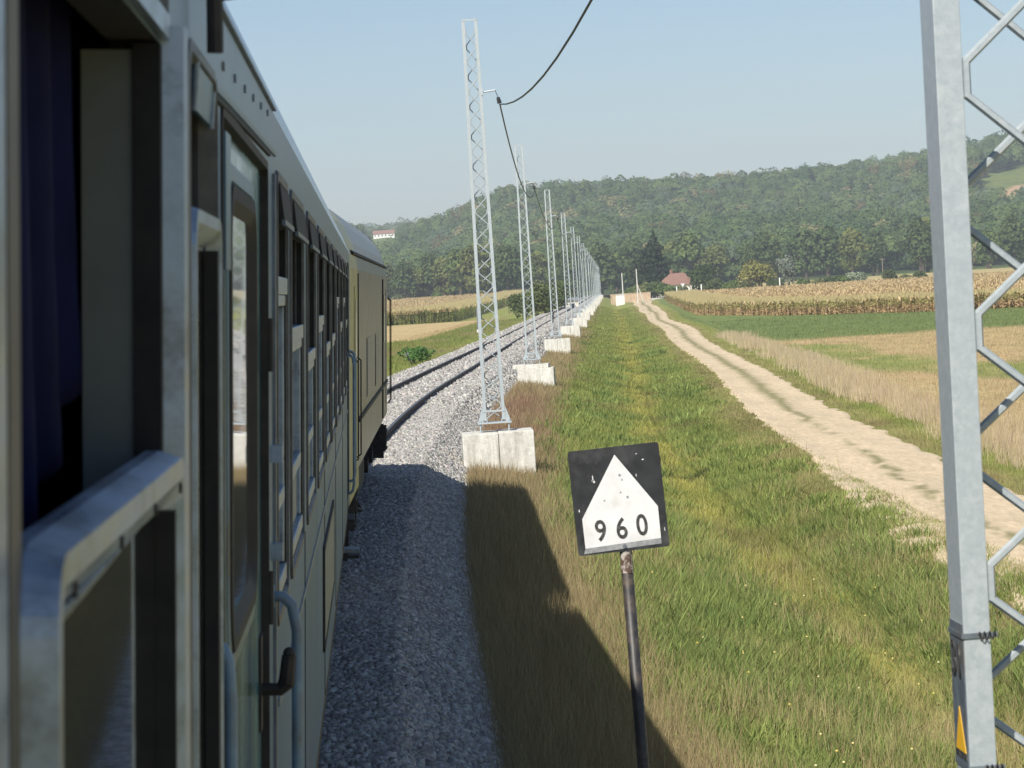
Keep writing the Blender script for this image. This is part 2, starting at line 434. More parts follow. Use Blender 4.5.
# dirt road
yr = [];  y_ = -40.
while y_ < 650: yr.append(y_); y_ += max(.35, abs(y_)*.006)
yr = np.array(yr); K = 31
tt = np.linspace(0, 1, K)
ed = (fbm(yr*.9, yr*0+3, 5)-.5)*.55; ed2 = (fbm(yr*.8, yr*0+9, 6)-.5)*.55
Ls = road_l(yr)+ed; Rs = road_l(yr)+road_w(yr)+ed2
S = Ls[:, None]*(1-tt)+Rs[:, None]*tt; Y = np.repeat(yr[:, None], K, 1)
Z = ground_z(S, Y)+.035-.03*np.exp(-((tt-.22)/.12)**2)[None]-.03*np.exp(-((tt-.78)/.12)**2)[None]+.012
Z[:, 0] -= .05; Z[:, -1] -= .05
V = np.stack([xc(Y)+S, Y, Z], -1).reshape(-1, 3)
idx = np.arange(V.shape[0]).reshape(S.shape)
Fq = np.stack([idx[:-1, :-1], idx[:-1, 1:], idx[1:, 1:], idx[1:, :-1]], -1).reshape(-1, 4)
T = np.repeat(tt[None], len(yr), 0)
n1 = fbm(S*1.3, Y*.35, 51); n2 = fbm(S*3, Y*1.1, 52)
mid = np.exp(-((T-.5)/(.05+.06*sstep(Y, 75, 110)))**2)*np.clip(sstep(fbm(Y*.06, Y*0+2, 53), .40, .55)+.9*sstep(Y, 80, 120), 0, 1)*sstep(n2+.22*sstep(Y, 70, 100), .40, .52)
c = lerp(ROADC[None, None]*.88, ROADC[None, None]*1.12, n1)
c = lerp(c, np.array((.21,.20,.095)), np.clip(mid, 0, 1)*.9)
me = np_mesh('dirt_road', V, Fq, c.reshape(-1, 3))
def road_mat():
    m, n, b = nodes('dirt')
    a = n.nodes.new('ShaderNodeAttribute'); a.attribute_name = 'Col'
    g = n.nodes.new('ShaderNodeNewGeometry'); p = g.outputs['Position']
    t1 = noise(n, vecscale(n, p, (1.6, .35, 1)), 5, 8, .7)
    r1 = ramp(n, [(.3, (.78,.77,.75)), (.7, (1.16,1.15,1.14))]); n.links.new(t1.outputs[0], r1.inputs[0])
    c = mixc(n, 1., a.outputs['Color'], r1.outputs[0], 'MULTIPLY')
    n.links.new(c, b.inputs['Base Color']); b.inputs['Roughness'].default_value = .95; b.inputs['Specular IOR Level'].default_value = .1
    bump(n, b, t1.outputs[0], .5, .03); return m
MAT['dirt'] = road_mat()
tag(link('dirt_road', me, MAT['dirt'], None, True), kind='structure')
# side road towards the crossing
q = MB(); x0 = float(xc(650))
q.add([(x0+11.5, 640, ground_z(14, 640)+.06), (x0+15.5, 634, ground_z(14, 636)+.06), (x0+26, 690, ground_z(26, 690)+.08), (x0+21, 692, ground_z(21, 692)+.08),
       (x0+29, 735, ground_z(29, 735)+.08), (x0+36, 735, ground_z(36, 735)+.08)], [(0,1,2,3), (3,2,5,4)])
o = q.build('side_road', None); a = o.data.color_attributes.new('Col', 'FLOAT_COLOR', 'POINT')
for i in range(len(o.data.vertices)): a.data[i].color = (.55,.52,.45,1)
o.data.materials.append(MAT['dirt']); tag(o, kind='structure')

# ------------------------------------------------------------------ hills
PU = np.array([-900, -200, 0, 30, 60, 75, 102, 132, 190, 270, 330, 390, 460, 530, 655, 800, 1200.])
PV = np.array([50, 58, 62, 62, 63, 65, 76, 86, 90, 90, 89, 90, 97, 103, 121, 130, 120.])-14
QU = np.array([-900, -200, 0, 60, 100, 200, 400, 1200.]); QV = np.array([60, 65, 69, 70, 66, 54, 40, 40.])-11
def hill_z(x, y):
    x = np.asarray(x, float); y = np.asarray(y, float)
    u = x/np.maximum(y, 1)*F
    P = np.interp(u, PU, PV)/F*1850+2.9
    n = fbm(x/130., y/210., 71)-.5
    t = (y-960)/(1850-960)
    prof = sstep(t, 0, 1)*.55+np.clip(t, 0, 1)*.45
    back = 1-.35*sstep(y, 1900, 2400)
    knoll = 9.5*np.exp(-((u-16)/42.)**2-((y-1800)/90.)**2)
    z1 = P*prof*back+n*34*sstep(t, .05, .4)*(1-sstep(t, .75, 1.0))+knoll
    Q = np.interp(u, QU, QV)/F*2700+2.9
    z2 = Q*sstep(y, 2050, 2700)
    return np.maximum(z1, z2)+.6-1.2*(t < 0)
hy = np.linspace(940, 3000, 150); hx = np.linspace(-700, 1300, 240)
HX, HY = np.meshgrid(hx, hy); HZ = hill_z(HX, HY)
V = np.stack([HX, HY, HZ], -1).reshape(-1, 3); idx = np.arange(V.shape[0]).reshape(HX.shape)
Fq = np.stack([idx[:-1, :-1], idx[:-1, 1:], idx[1:, 1:], idx[1:, :-1]], -1).reshape(-1, 4)
HC = lerp(np.array((.045,.065,.022))[None, None], np.array((.07,.09,.035))[None, None], fbm(HX/40, HY/40, 5))
def clr1(x, y):  # vineyard clearing on the right
    u = x/y*F
    a = ((u-672)/70.)**2+((y-1440)/165.)**2
    return a
def clr2(x, y):
    u = x/y*F
    return ((u-16)/34.)**2+((y-1700)/210.)**2
m1 = (clr1(HX, HY) < 1.05)
HC[m1] = (.13,.16,.05)
stripe = m1 & (np.abs(HY-1452-.12*(HX-355)) < 14); HC[stripe] = (.36,.25,.15)
HC[clr2(HX, HY) < 1.1] = (.13,.17,.06)
me = np_mesh('hill', V, Fq, HC.reshape(-1, 3))
tag(link('hill', me, attr_mat('hill_ground', .95, 0, .25, .1, .35), None, True), kind='structure')

# ------------------------------------------------------------------ foliage
def leaf_tris(P, N, size, jit=.7, up_bias=0):
    """one ragged triangle per point, normals N jittered"""
    k = len(P)
    n = N+rng.normal(0, jit, (k, 3)); n /= np.linalg.norm(n, axis=1)[:, None]
    a = np.cross(n, rng.normal(0, 1, (k, 3))); a /= np.linalg.norm(a, axis=1)[:, None]
    b = np.cross(n, a); s = size*rng.uniform(.6, 1.35, k)[:, None]
    v = np.stack([P+a*s*.62, P-a*s*.45+b*s*.5, P-a*s*.35-b*s*.55], 1)
    return v.reshape(-1, 3)
def crown_points(k, lobes, cone=False):
    """points over a set of ellipsoid lobes [(cx,cy,cz,rx,ry,rz)]"""
    L = np.array(lobes); wts = (L[:, 3]*L[:, 5]); wts = wts/wts.sum()
    ix = rng.choice(len(L), k, p=wts)
    d = rng.normal(0, 1, (k, 3)); d[:, 2] = np.where(rng.random(k) < .75, np.abs(d[:, 2]), d[:, 2]); d /= np.linalg.norm(d, axis=1)[:, None]
    rad = rng.uniform(.72, 1.08, k)[:, None]
    P = L[ix, :3]+d*L[ix, 3:]*rad
    N = d/L[ix, 3:]; N /= np.linalg.norm(N, axis=1)[:, None]
    return P, N, ix
def make_crown(kind, h, w, k, leaf, c1, c2, seed):
    global rng
    keep = rng; rng = np.random.default_rng(seed)
    lobes = []
    if kind == 'round':
        for i in range(11):
            a = rng.uniform(0, 6.28); r = rng.uniform(.12, .62)*w/2; z = h*rng.uniform(.20, .82)
            q = w*rng.uniform(.17, .30)*(1.1-.45*abs(z/h-.5)); lobes.append((r*math.cos(a), r*math.sin(a), z, q, q, q*.85))
        lobes.append((0, 0, h*.50, w*.36, w*.36, h*.38)); lobes.append((0, 0, h*.85, w*.22, w*.22, h*.14))
    elif kind == 'bush':
        for i in range(8):
            a = rng.uniform(0, 6.28); r = rng.uniform(.1, .6)*w/2; z = h*rng.uniform(.2, .68)
            q = w*rng.uniform(.16, .27); lobes.append((r*math.cos(a), r*math.sin(a), z, q, q, min(q, h*.3)))
        lobes.append((0, 0, h*.4, w*.38, w*.38, h*.42))
    else:   # dark conifer: stacked ragged tiers
        for i in range(11):
            t = i/10.; z = h*(.14+.82*t); q = w*.5*(1-t)**.8+.25
            for j in range(3 if i < 8 else 1):
                a = rng.uniform(0, 6.28); rr = q*.35 if i < 8 else 0
                lobes.append((rr*math.cos(a), rr*math.sin(a), z+rng.uniform(-.3, .3), q*.72, q*.72, h*.07))
    P, N, ix = crown_points(k, lobes)
    if kind == 'round':   # gaps
        g = fbm(P[:, 0]*.9+P[:, 2]*.6+50, P[:, 1]*.9-P[:, 2]*.8+50, seed)
        kp = g > .33; P = P[kp]; N = N[kp]; ix = ix[kp]
    V = leaf_tris(P, N, leaf, .55)
    V[:, 2] = np.maximum(V[:, 2], .05)
    lt = rng.random(len(lobes))[ix]*.7+rng.random(len(P))*.3
    C = lerp(np.array(c1)[None], np.array(c2)[None], lt)
    me = np_mesh('crown', V, np.arange(len(V)).reshape(-1, 3), np.repeat(C, 3, 0))
    rng = keep
    return me
def make_trunk(h, w, seed, top=.6):
    rd = random.Random(seed); q = MB()
    q.tube([(0, 0, -.4), (.03*w, 0, h*.2), (0, .02*w, h*.42), (0, 0, h*top)], [w*.05, w*.036, w*.026, w*.01], 7)
    for i in range(5):
        a = rd.uniform(0, 6.28); z = h*rd.uniform(.22, .5); L = w*rd.uniform(.2, .36)
        q.tube([(0, 0, z), (L*.5*math.cos(a), L*.5*math.sin(a), z+L*.4), (L*math.cos(a), L*math.sin(a), z+L)], [w*.018, w*.012, w*.005], 5)
    return q

G1, G2 = (.07,.115,.032), (.16,.21,.062)
def tree_proto(name, kind, h, w, k, leaf, c1, c2, seed, trunk=True):
    e = empty(name)
    link('crown', make_crown(kind, h, w, k, leaf, c1, c2, seed), MAT['leaf'], e)
    if trunk: make_trunk(h, w, seed).build('trunk', MAT['bark'], e)
    return e
def place(proto, x, y, z, sc_=1., rot=0., first=[set()]):
    if proto.name in first[0]: o = copy_tree(proto)
    else: o = proto; first[0].add(proto.name)
    o.location = (x, y, z); o.scale = (sc_, sc_, sc_); o.rotation_euler = (0, 0, rot)
    return o
def atx(px, py, d):
    """lateral position for a measured azimuth of the survey at distance d"""
    dx, dy = px-374., py-300.
    return (dx*math.cos(ROLL)-(-dy)*-1*math.sin(ROLL)*1.0 if False else (dx*math.cos(ROLL)-dy*math.sin(ROLL)))*d/F
def gz(x, y): return float(ground_z(x-xc(y), y))

# wooded hillside, one mass
fx, fy = [], []
N0 = 26000
yy = np.sqrt(rng.uniform(975**2, 1960**2, N0)); uu = rng.uniform(-110, 790, N0)
xx = uu/F*yy
kp = (clr1(xx, yy) > 1) & (clr2(xx, yy) > 1)
xx, yy = xx[kp], yy[kp]
# thin by spacing grid
cell = {}
for i in range(len(xx)):
    k_ = (int(xx[i]/7.2), int(yy[i]/7.6))
    if k_ not in cell: cell[k_] = i
ii = np.array(list(cell.values())); xx, yy = xx[ii], yy[ii]
y2 = rng.uniform(2450, 2720, 1500); x2 = rng.uniform(-150, 330, 1500)/F*y2
xx = np.concatenate([xx, x2]); yy = np.concatenate([yy, y2])
nT = len(xx)
print('forest trees', nT)
zz = hill_z(xx, yy)
HV, HCc = [], []
K1 = 270
dirs = rng.normal(0, 1, (nT, K1, 3)); dirs[..., 2] = np.abs(dirs[..., 2])*1.1-.25; dirs[..., 1] = np.where(rng.random((nT, K1)) < .85, -np.abs(dirs[..., 1]), dirs[..., 1]); dirs /= np.linalg.norm(dirs, axis=2)[..., None]
rad = (2.6+4.6*rng.random(nT)**1.5)*(1+.25*(yy > 2400)); hh = rad*rng.uniform(.95, 1.35, nT)
lump = 1+.09*np.sin(dirs[..., 0]*5+rng.uniform(0, 6, (nT, 1)))+.09*np.sin(dirs[..., 2]*6+dirs[..., 1]*4+rng.uniform(0, 6, (nT, 1)))
sc3 = np.stack([rad, rad, hh], -1)[:, None, :]
ctr = np.stack([xx, yy, zz+rng.uniform(3.0, 9.5, nT)], -1)[:, None, :]
P = ctr+dirs*sc3*(lump*rng.uniform(.88, 1.04, (nT, K1)))[..., None]
V = leaf_tris(P.reshape(-1, 3), dirs.reshape(-1, 3), 1.25, .30)
sp_ = rng.random(nT); pn = fbm(xx/60, yy/60, 8)
base = lerp(np.array((.040,.080,.030))[None], np.array((.13,.185,.060))[None], np.clip(sp_*.75+pn*.45-.1, 0, 1.2))
ol = (rng.random(nT) < .07)[:, None]; base = np.where(ol, np.array((.21,.20,.09)), base)
ol = (rng.random(nT) < .10)[:, None]; base = np.where(ol, np.array((.10,.145,.085)), base)
ol = (rng.random(nT) < .02)[:, None]; base = np.where(ol, np.array((.13,.115,.05)), base)
C = base[:, None, :]*rng.uniform(.85, 1.15, (nT, K1, 1))
me = np_mesh('forest', V, np.arange(len(V)).reshape(-1, 3), np.repeat(C.reshape(-1, 3), 3, 0))
tag(link('hillside_forest', me, MAT['leaf']), 'dense green mixed forest covering the long hillside', 'forest', kind='stuff')
del P, V, dirs

# trees standing along the foot of the hill
protos = [tree_proto('deciduous_tree', 'round', 15, 11, 1500, .95, c1, c2, 100+i) for i, (c1, c2) in enumerate((
    (G1, G2), ((.06,.10,.035), (.12,.17,.06)), ((.09,.12,.03), (.18,.20,.06)), ((.05,.085,.028), (.11,.15,.05))))]
rr = random.Random(3)
x_ = -20.; i = 0
while x_ < 275:
    y_ = 905+rr.uniform(-16, 40)
    o = place(protos[rr.randrange(4)], x_, y_, gz(x_, y_), rr.uniform(.8, 1.3), rr.uniform(0, 6.28))
    tag(o, 'broad green tree in the long row at the foot of the hill', 'tree', 'trees along the foot of the hill')
    x_ += rr.uniform(3.6, 6.6); i += 1
for p in protos:
    if 'label' not in p: tag(place(p, rr.uniform(30, 240), 930, gz(100, 930), 1, 0), 'broad green tree in the long row at the foot of the hill', 'tree', 'trees along the foot of the hill')

def single(name, kind, px, d, h, w, k, leaf, c1, c2, seed, label, cat, py=285, trunk=True):
    x = atx(px, py, d)
    o = tree_proto(name, kind, h, w, k, leaf, c1, c2, seed, trunk); o.location = (x, d, gz(x, d)); return tag(o, label, cat)
single('conifer_tree', 'cone', 657, 715, 17.5, 13.0, 4200, .75, (.016,.028,.014), (.035,.055,.024), 201, 'tall dark pointed conifer left of the red roofed house', 'tree')
single('deciduous_tree', 'round', 643, 735, 10.5, 9.0, 1800, .7, (.03,.045,.02), (.055,.075,.03), 202, 'dark leafy tree just left of the tall conifer', 'tree')
single('deciduous_tree', 'round', 703, 675, 7.5, 9.0, 1600, .55, (.035,.06,.02), (.07,.10,.03), 203, 'dark green tree right of the red roofed house', 'tree')
single('willow_tree', 'round', 762, 655, 7.0, 10.5, 1800, .5, (.19,.19,.05), (.30,.28,.09), 204, 'yellowish green rounded willow behind the corn field', 'tree')
single('silver_tree', 'round', 791, 670, 8.6, 5.5, 1300, .5, (.16,.19,.15), (.25,.28,.22), 205, 'grey green tree just right of the yellowish willow', 'tree')
single('pale_shrub', 'bush', 860, 650, 3.6, 7.0, 900, .4, (.20,.24,.16), (.30,.34,.23), 206, 'wide pale silvery shrub behind the corn left of the wooden pole', 'shrub', 275, False)
single('dark_shrub', 'bush', 893, 645, 4.0, 5.0, 900, .4, (.05,.07,.025), (.10,.12,.04), 207, 'dark round shrub at the foot of the wooden pole behind the corn', 'shrub', 275, False)
hg = [(634, 690, 4.0), (645, 672, 5.0), (656, 668, 4.4), (668, 664, 3.8), (682, 668, 3.0), (716, 668, 4.0), (733, 660, 3.6), (748, 656, 3.0), (778, 652, 3.0), (806, 650, 2.8), (820, 648, 2.6), (835, 648, 2.9), (846, 648, 3.0), (910, 648, 2.5), (925, 650, 2.7)]
hp = [tree_proto('hedge_shrub', 'bush', 3.0, 5.2, 900, .42, c1, c2, 300+i, False) for i, (c1, c2) in enumerate((((.075,.12,.03), (.15,.20,.055)), ((.11,.13,.045), (.20,.21,.08)), ((.06,.09,.03), (.12,.15,.05))))]
for j, (px, d, h) in enumerate(hg):
    x = atx(px, 285, d); o = place(hp[j % 3], x, d, gz(x, d), h/3.0, j*1.3)
    tag(o, 'low green hedge shrub in the line beyond the corn field', 'shrub', 'hedge shrubs beyond the corn')
# bushes left of the track
lb = [(538, 292, 330, 5.6, 5.0, (.08,.11,.04), (.15,.18,.07), 'tall pale green bush left of the track behind the third mast'),
      (556, 292, 400, 6.2, 5.6, (.07,.10,.035), (.13,.16,.06), 'rounded green bush left of the track behind the fourth mast'),
      (520, 296, 420, 4.6, 5.2, (.05,.08,.025), (.10,.13,.045), 'dark green bush between the second and third masts')]
for j, (px, py, d, h, w_, c1, c2, lab) in enumerate(lb):
    single('bush', 'bush', px, d, h, w_, 1600, .33, c1, c2, 400+j, lab, 'bush', py, False)
single('weed_bush', 'bush', 417, 175, 1.3, 2.6, 900, .16, (.06,.14,.035), (.12,.22,.06), 410, 'bright green weeds on the bank left of the track', 'bush', 352, False)
single('small_bush', 'bush', 395, 880, 4.0, 6.0, 800, .5, (.10,.12,.06), (.16,.18,.09), 411, 'pale bush behind the far corn field next to the locomotive front', 'bush', 298, False)
single('small_bush', 'bush', 437, 900, 4.6, 5.2, 800, .5, (.08,.12,.035), (.14,.18,.05), 412, 'bright green bush behind the far corn field among the wooden poles', 'bush', 298, False)

# ------------------------------------------------------------------ corn
def corn_plants(x, y, h, lowc, topc, wid=.10):
    k = len(x); z = np.array([0.]*k)
    z = ground_z(x-xc(y), y)
    vs, cs = [], []
    for j in range(9):
        t = .10+.82*j/8.
        a = rng.uniform(0, 6.283, k); L = rng.uniform(.35, .62, k)*(1-.35*t)
        bz = z+h*t; dz = rng.uniform(-.25, .35, k)
        dx, dy = np.cos(a)*L, np.sin(a)*L
        p0 = np.stack([x-dy*.16, y+dx*.16, bz], -1); p1 = np.stack([x+dy*.16, y-dx*.16, bz-.06], -1)
        p2 = np.stack([x+dx, y+dy, bz+dz], -1)
        vs.append(np.stack([p0, p1, p2], 1))
        f = np.clip((t-.42)/.16+rng.uniform(-.6, .6, k), 0, 1)
        cc = lerp(lowc, topc, f)*rng.uniform(.65, 1.35, (k, 1)); cs.append(np.repeat(cc[:, None], 3, 1))
    # stalk and tassel
    for (a0, a1, ww, cc) in ((0, 1.0, .035, lowc*.8+topc*.2), (.92, 1.16, .11, STRAW*.95)):
        p0 = np.stack([x-ww, y, z+h*a0], -1); p1 = np.stack([x+ww, y, z+h*a0], -1); p2 = np.stack([x, y, z+h*a1], -1)
        vs.append(np.stack([p0, p1, p2], 1)); cs.append(np.repeat((cc*rng.uniform(.8, 1.2, (k, 1)))[:, None], 3, 1))
    return np.concatenate(vs).reshape(-1, 3), np.concatenate(cs).reshape(-1, 3)
def pip(x, y, poly):
    ins = np.zeros(len(x), bool); n = len(poly)
    for i in range(n):
        x1, y1 = poly[i]; x2, y2 = poly[(i+1) % n]
        c = ((y1 > y) != (y2 > y)) & (x < (x2-x1)*(y-y1)/(y2-y1+1e-9)+x1); ins ^= c
    return ins
def edge_dist(x, y, poly, closed=True):
    d = np.full(len(x), 1e9); n = len(poly)
    for i in range(n if closed else n-1):
        a = np.array(poly[i]); b = np.array(poly[(i+1) % n]); ab = b-a
        t = np.clip(((x-a[0])*ab[0]+(y-a[1])*ab[1])/(ab@ab), 0, 1)
        d = np.minimum(d, np.hypot(x-a[0]-t*ab[0], y-a[1]-t*ab[1]))
    return d
def corn_field(name, poly, label, lowc, topc, h, ncand, front, band, topcol):
    xs_ = [p[0] for p in poly]; ys_ = [p[1] for p in poly]
    # dense margin plants
    X_, Y_ = [], []
    for i in front:
        a = np.array(poly[i]); b = np.array(poly[(i+1) % len(poly)]); L = np.hypot(*(b-a)); nrm = np.array((-(b-a)[1], (b-a)[0]))/L
        k = int(L*band*4.5)
        t = rng.uniform(0, 1, k); o_ = rng.uniform(0, band, k)
        p = a+(b-a)*t[:, None]+nrm*o_[:, None]
        X_.append(p[:, 0]); Y_.append(p[:, 1])
    X_ = np.concatenate(X_); Y_ = np.concatenate(Y_)
    k = pip(X_, Y_, poly); X_, Y_ = X_[k], Y_[k]
    hh = h*(rng.uniform(.86, 1.08, len(X_)))*(.9+.2*fbm(X_*.2, Y_*.2, 9))
    V1, C1 = corn_plants(X_, Y_, hh, np.array(lowc), np.array(topc))
    # tops inside the field
    x = rng.uniform(min(xs_), max(xs_), ncand); y = min(ys_)+(max(ys_)-min(ys_))*rng.uniform(0, 1, ncand)**1.5
    k = pip(x, y, poly); x, y = x[k], y[k]
    z = ground_z(x-xc(y), y)+h*.72
    vs, cs = [], []
    for j in range(4):
        a = rng.uniform(0, 6.283, len(x)); sz = rng.uniform(.25, .55, len(x))*(1+y/1200.)
        p0 = np.stack([x-np.sin(a)*.2, y+np.cos(a)*.2, z], -1); p1 = np.stack([x+np.sin(a)*.2, y-np.cos(a)*.2, z], -1)
        p2 = np.stack([x+np.cos(a)*sz*.7, y+np.sin(a)*sz*.7, z+h*.14+sz*.5], -1)
        vs.append(np.stack([p0, p1, p2], 1)); cc = lerp(np.array(topcol)[None], np.array(topc)[None], rng.uniform(0, .35, len(x)))*rng.uniform(.88, 1.12, (len(x), 1)); cs.append(np.repeat(cc[:, None], 3, 1))
    V2 = np.concatenate(vs).reshape(-1, 3); C2 = np.concatenate(cs).reshape(-1, 3)
    # closed leaf mass underneath
    gx = np.arange(min(xs_), max(xs_), 2.5); gy = np.arange(min(ys_), max(ys_), 4.)
    GX, GY = np.meshgrid(gx, gy); gxf, gyf = GX.ravel(), GY.ravel()
    ins = pip(gxf, gyf, poly) & (edge_dist(gxf, gyf, poly) > 4.5)
    gzv = ground_z(gxf-xc(gyf), gyf)+h*.74+rng.uniform(-.18, .18, len(gxf)); gzv = np.where(ins, gzv, ground_z(gxf-xc(gyf), gyf)+.02)
    idx = np.arange(len(gxf)).reshape(GX.shape)
    Q = np.stack([idx[:-1, :-1], idx[:-1, 1:], idx[1:, 1:], idx[1:, :-1]], -1).reshape(-1, 4)
    Q = Q[ins[Q].any(1)]
    T3 = np.concatenate([Q[:, :3], Q[:, [0, 2, 3]]])
    V3 = np.stack([gxf, gyf, gzv], -1); C3 = np.where(ins[:, None], np.array(topcol)[None], np.array((.13,.09,.05))[None])*rng.uniform(.88, 1.08, (len(gxf), 1))
    Vv = np.concatenate([V1, V2, V3]); Cc = np.concatenate([C1, C2, C3])
    T = np.concatenate([np.arange(len(V1)+len(V2)).reshape(-1, 3), T3+len(V1)+len(V2)])
    return tag(link(name, np_mesh(name, Vv, T, Cc), MAT['corn']), label, 'corn field', kind='stuff')
e0 = float(xc(335))+17.5
pr = [(e0, 338), (43.5, 290), (53, 253), (75, 240), (190, 225), (300, 230), (300, 620), (float(xc(620))+19, 620)]
corn_field('corn_field', pr, 'ripe corn field with brown lower leaves on the right beyond the green strip', (.50,.35,.20), (.34,.33,.12), 1.6, 60000, (0, 1, 2, 3, 7), 7, (.54,.41,.24))
pl = [(-70, 452), (float(xc(452))-20, 452), (float(xc(960))-22, 960), (-70, 960)]
corn_field('corn_field', pl, 'distant corn field with green front rows left of the railway', (.24,.25,.08), (.19,.23,.06), 2.4, 30000, (0, 1), 7, (.54,.41,.24))

# ------------------------------------------------------------------ ballast and track
yb = []; y_ = -25.
while y_ < 1300: yb.append(y_); y_ += max(.5, abs(y_)*.01)
yb = np.array(yb)
BS = np.array([-3.05, -2.8, -2.4, -1.95, -1.0, 0, 1.0, 1.85, 2.25, 2.6, 2.85]); BZ = np.array([-1.1, -.86, -.52, -.20, -.19, -.20, -.19, -.20, -.48, -.76, -1.1])
S, Y = np.meshgrid(BS, yb)
def ball_z(s, y): return np.maximum(np.interp(s, BS, BZ), np.where(np.abs(s) > 2.72, ground_z(s, y)-.0, -9))-np.clip(s, -1.95, 1.85)*cant(y)*(1-sstep(np.abs(s), 2., 2.8))
Z = ball_z(S, Y); V = np.stack([xc(Y)+S, Y, Z], -1).reshape(-1, 3); idx = np.arange(V.shape[0]).reshape(S.shape)
Fq = np.stack([idx[:-1, :-1], idx[:-1, 1:], idx[1:, 1:], idx[1:, :-1]], -1).reshape(-1, 4)
def ballast_mat():
    m, n, b = nodes('ballast_bed')
    g = n.nodes.new('ShaderNodeNewGeometry'); p = g.outputs['Position']
    v = n.nodes.new('ShaderNodeTexVoronoi'); v.inputs['Scale'].default_value = 17; n.links.new(p, v.inputs['Vector'])
    sep = n.nodes.new('ShaderNodeSeparateColor'); n.links.new(v.outputs['Color'], sep.inputs[0])
    r = ramp(n, [(0, (.36,.35,.32)), (.6, (.50,.485,.45)), (1, (.60,.58,.53))]); n.links.new(sep.outputs[0], r.inputs[0])
    r2 = ramp(n, [(.3, (1,1,1)), (.8, (.6,.6,.6))]); n.links.new(v.outputs['Distance'], r2.inputs[0])
    c = mixc(n, 1., r.outputs[0], r2.outputs[0], 'MULTIPLY'); n.links.new(c, b.inputs['Base Color'])
    b.inputs['Roughness'].default_value = .95
    inv = math_n(n, 'SUBTRACT', 1., v.outputs['Distance']); bump(n, b, inv, .5, .03); return m
tag(link('ballast_bed', np_mesh('ballast_bed', V, Fq), ballast_mat(), None, True), kind='structure')
# loose stones
def stones(s, y, size):
    k = len(s); x = xc(y)+s; z = ball_z(s, y)+size*.12
    base = np.array([(-1,-1,-1),(1,-1,-1),(1,1,-1),(-1,1,-1),(-1,-1,1),(1,-1,1),(1,1,1),(-1,1,1)], float)*.5
    v = base[None]*rng.uniform(.55, 1.25, (k, 1, 3))+rng.uniform(-.17, .17, (k, 8, 3))
    q = rng.normal(0, 1, (k, 4)); q /= np.linalg.norm(q, axis=1)[:, None]
    a, b, c, d = q.T
    Rm = np.stack([np.stack([1-2*(c*c+d*d), 2*(b*c-a*d), 2*(b*d+a*c)], -1), np.stack([2*(b*c+a*d), 1-2*(b*b+d*d), 2*(c*d-a*b)], -1), np.stack([2*(b*d-a*c), 2*(c*d+a*b), 1-2*(b*b+c*c)], -1)], 1)
    v = np.einsum('kij,knj->kni', Rm, v)*size[:, None, None]+np.stack([x, y, z], -1)[:, None]
    f = np.array([(0,3,2,1),(4,5,6,7),(0,1,5,4),(1,2,6,5),(2,3,7,6),(3,0,4,7)])
    Fs = (np.arange(k)[:, None, None]*8+f[None]).reshape(-1, 4)
    g = (.23+.26*rng.random(k)**1.2)[:, None]*np.array((1.0, .965, .90)); g *= rng.uniform(.95, 1.05, (k, 3))
    return v.reshape(-1, 3), Fs, np.repeat(g, 8, 0)
def scat(n, s0, s1, y0, y1, z0, z1):
    return rng.uniform(s0, s1, n), rng.uniform(y0, y1, n), rng.uniform(z0, z1, n)
A = [scat(62000, .85, 2.85, 15.5, 50, .028, .060), scat(52000, -2.9, 2.85, 49, 78, .032, .070), scat(26000, -2.9, 2.9, 78, 150, .06, .12), scat(26000, -2.9, 2.9, 150, 330, .10, .19), scat(5200, 2.6, 3.35, 16, 90, .03, .07)]
s_, y_, z_ = [np.concatenate(t) for t in zip(*A)]
v, f, c = stones(s_, y_, z_)
tag(link('ballast_stones', np_mesh('ballast_stones', v, f, c), MAT['stone']), 'loose pale grey crushed stone ballast around the track', 'ballast', kind='stuff')

trk = empty('railway_track', (float(xc(48)), 48, 0)); tag(trk, 'single curving railway track of dark rails on grey ballast', 'railway track')
RP = [(-.036, 0), (.036, 0), (.036, -.04), (.01, -.055), (.01, -.13), (.07, -.15), (.07, -.165), (-.07, -.165), (-.07, -.15), (-.01, -.13), (-.01, -.055), (-.036, -.04)]
yt = []; y_ = -25.
while y_ < 1300: yt.append(y_); y_ += max(1., abs(y_)*.015)
for sd in (-1, 1):
    q = MB(); secs = []
    for y_ in yt:
        x0 = float(xc(y_)); ca = float(cant(y_))
        secs.append([(x0+sd*.7535+p-(x0*0)-trk.location.x, y_-48, -(sd*.7535+p)*ca+z) for p, z in RP])
    q.loft(secs)
    o = q.build('rail', [MAT['rust'], MAT['railtop']], trk, fix=True)
    for p in o.data.polygons:
        if p.normal.z > .9 and p.center.z > -.06 and abs(p.normal.y) < .1: p.material_index = 1
def sleeper_mb(q, y_, ox, oy):
    x0 = float(xc(y_)); ca = float(cant(y_)); pts = []
    for zz in (-.36, -.168):
        for (a, b) in ((-1.25, -.13), (1.25, -.13), (1.25, .13), (-1.25, .13)):
            a2 = a*(1 if zz < -.2 else .97); pts.append((x0+a2-ox, y_+b*(1 if zz < -.2 else .8)-oy, zz-a2*ca))
    q.hexa(pts)
for i in range(100):
    q = MB(); sleeper_mb(q, 48+i*.6, trk.location.x, 48); q.build('sleeper', MAT['sleeper'], trk)
q = MB()
for i in range(400): sleeper_mb(q, 108+i*.6, trk.location.x, 48)
tag(q.build('sleepers', MAT['sleeper'], trk), kind='stuff')

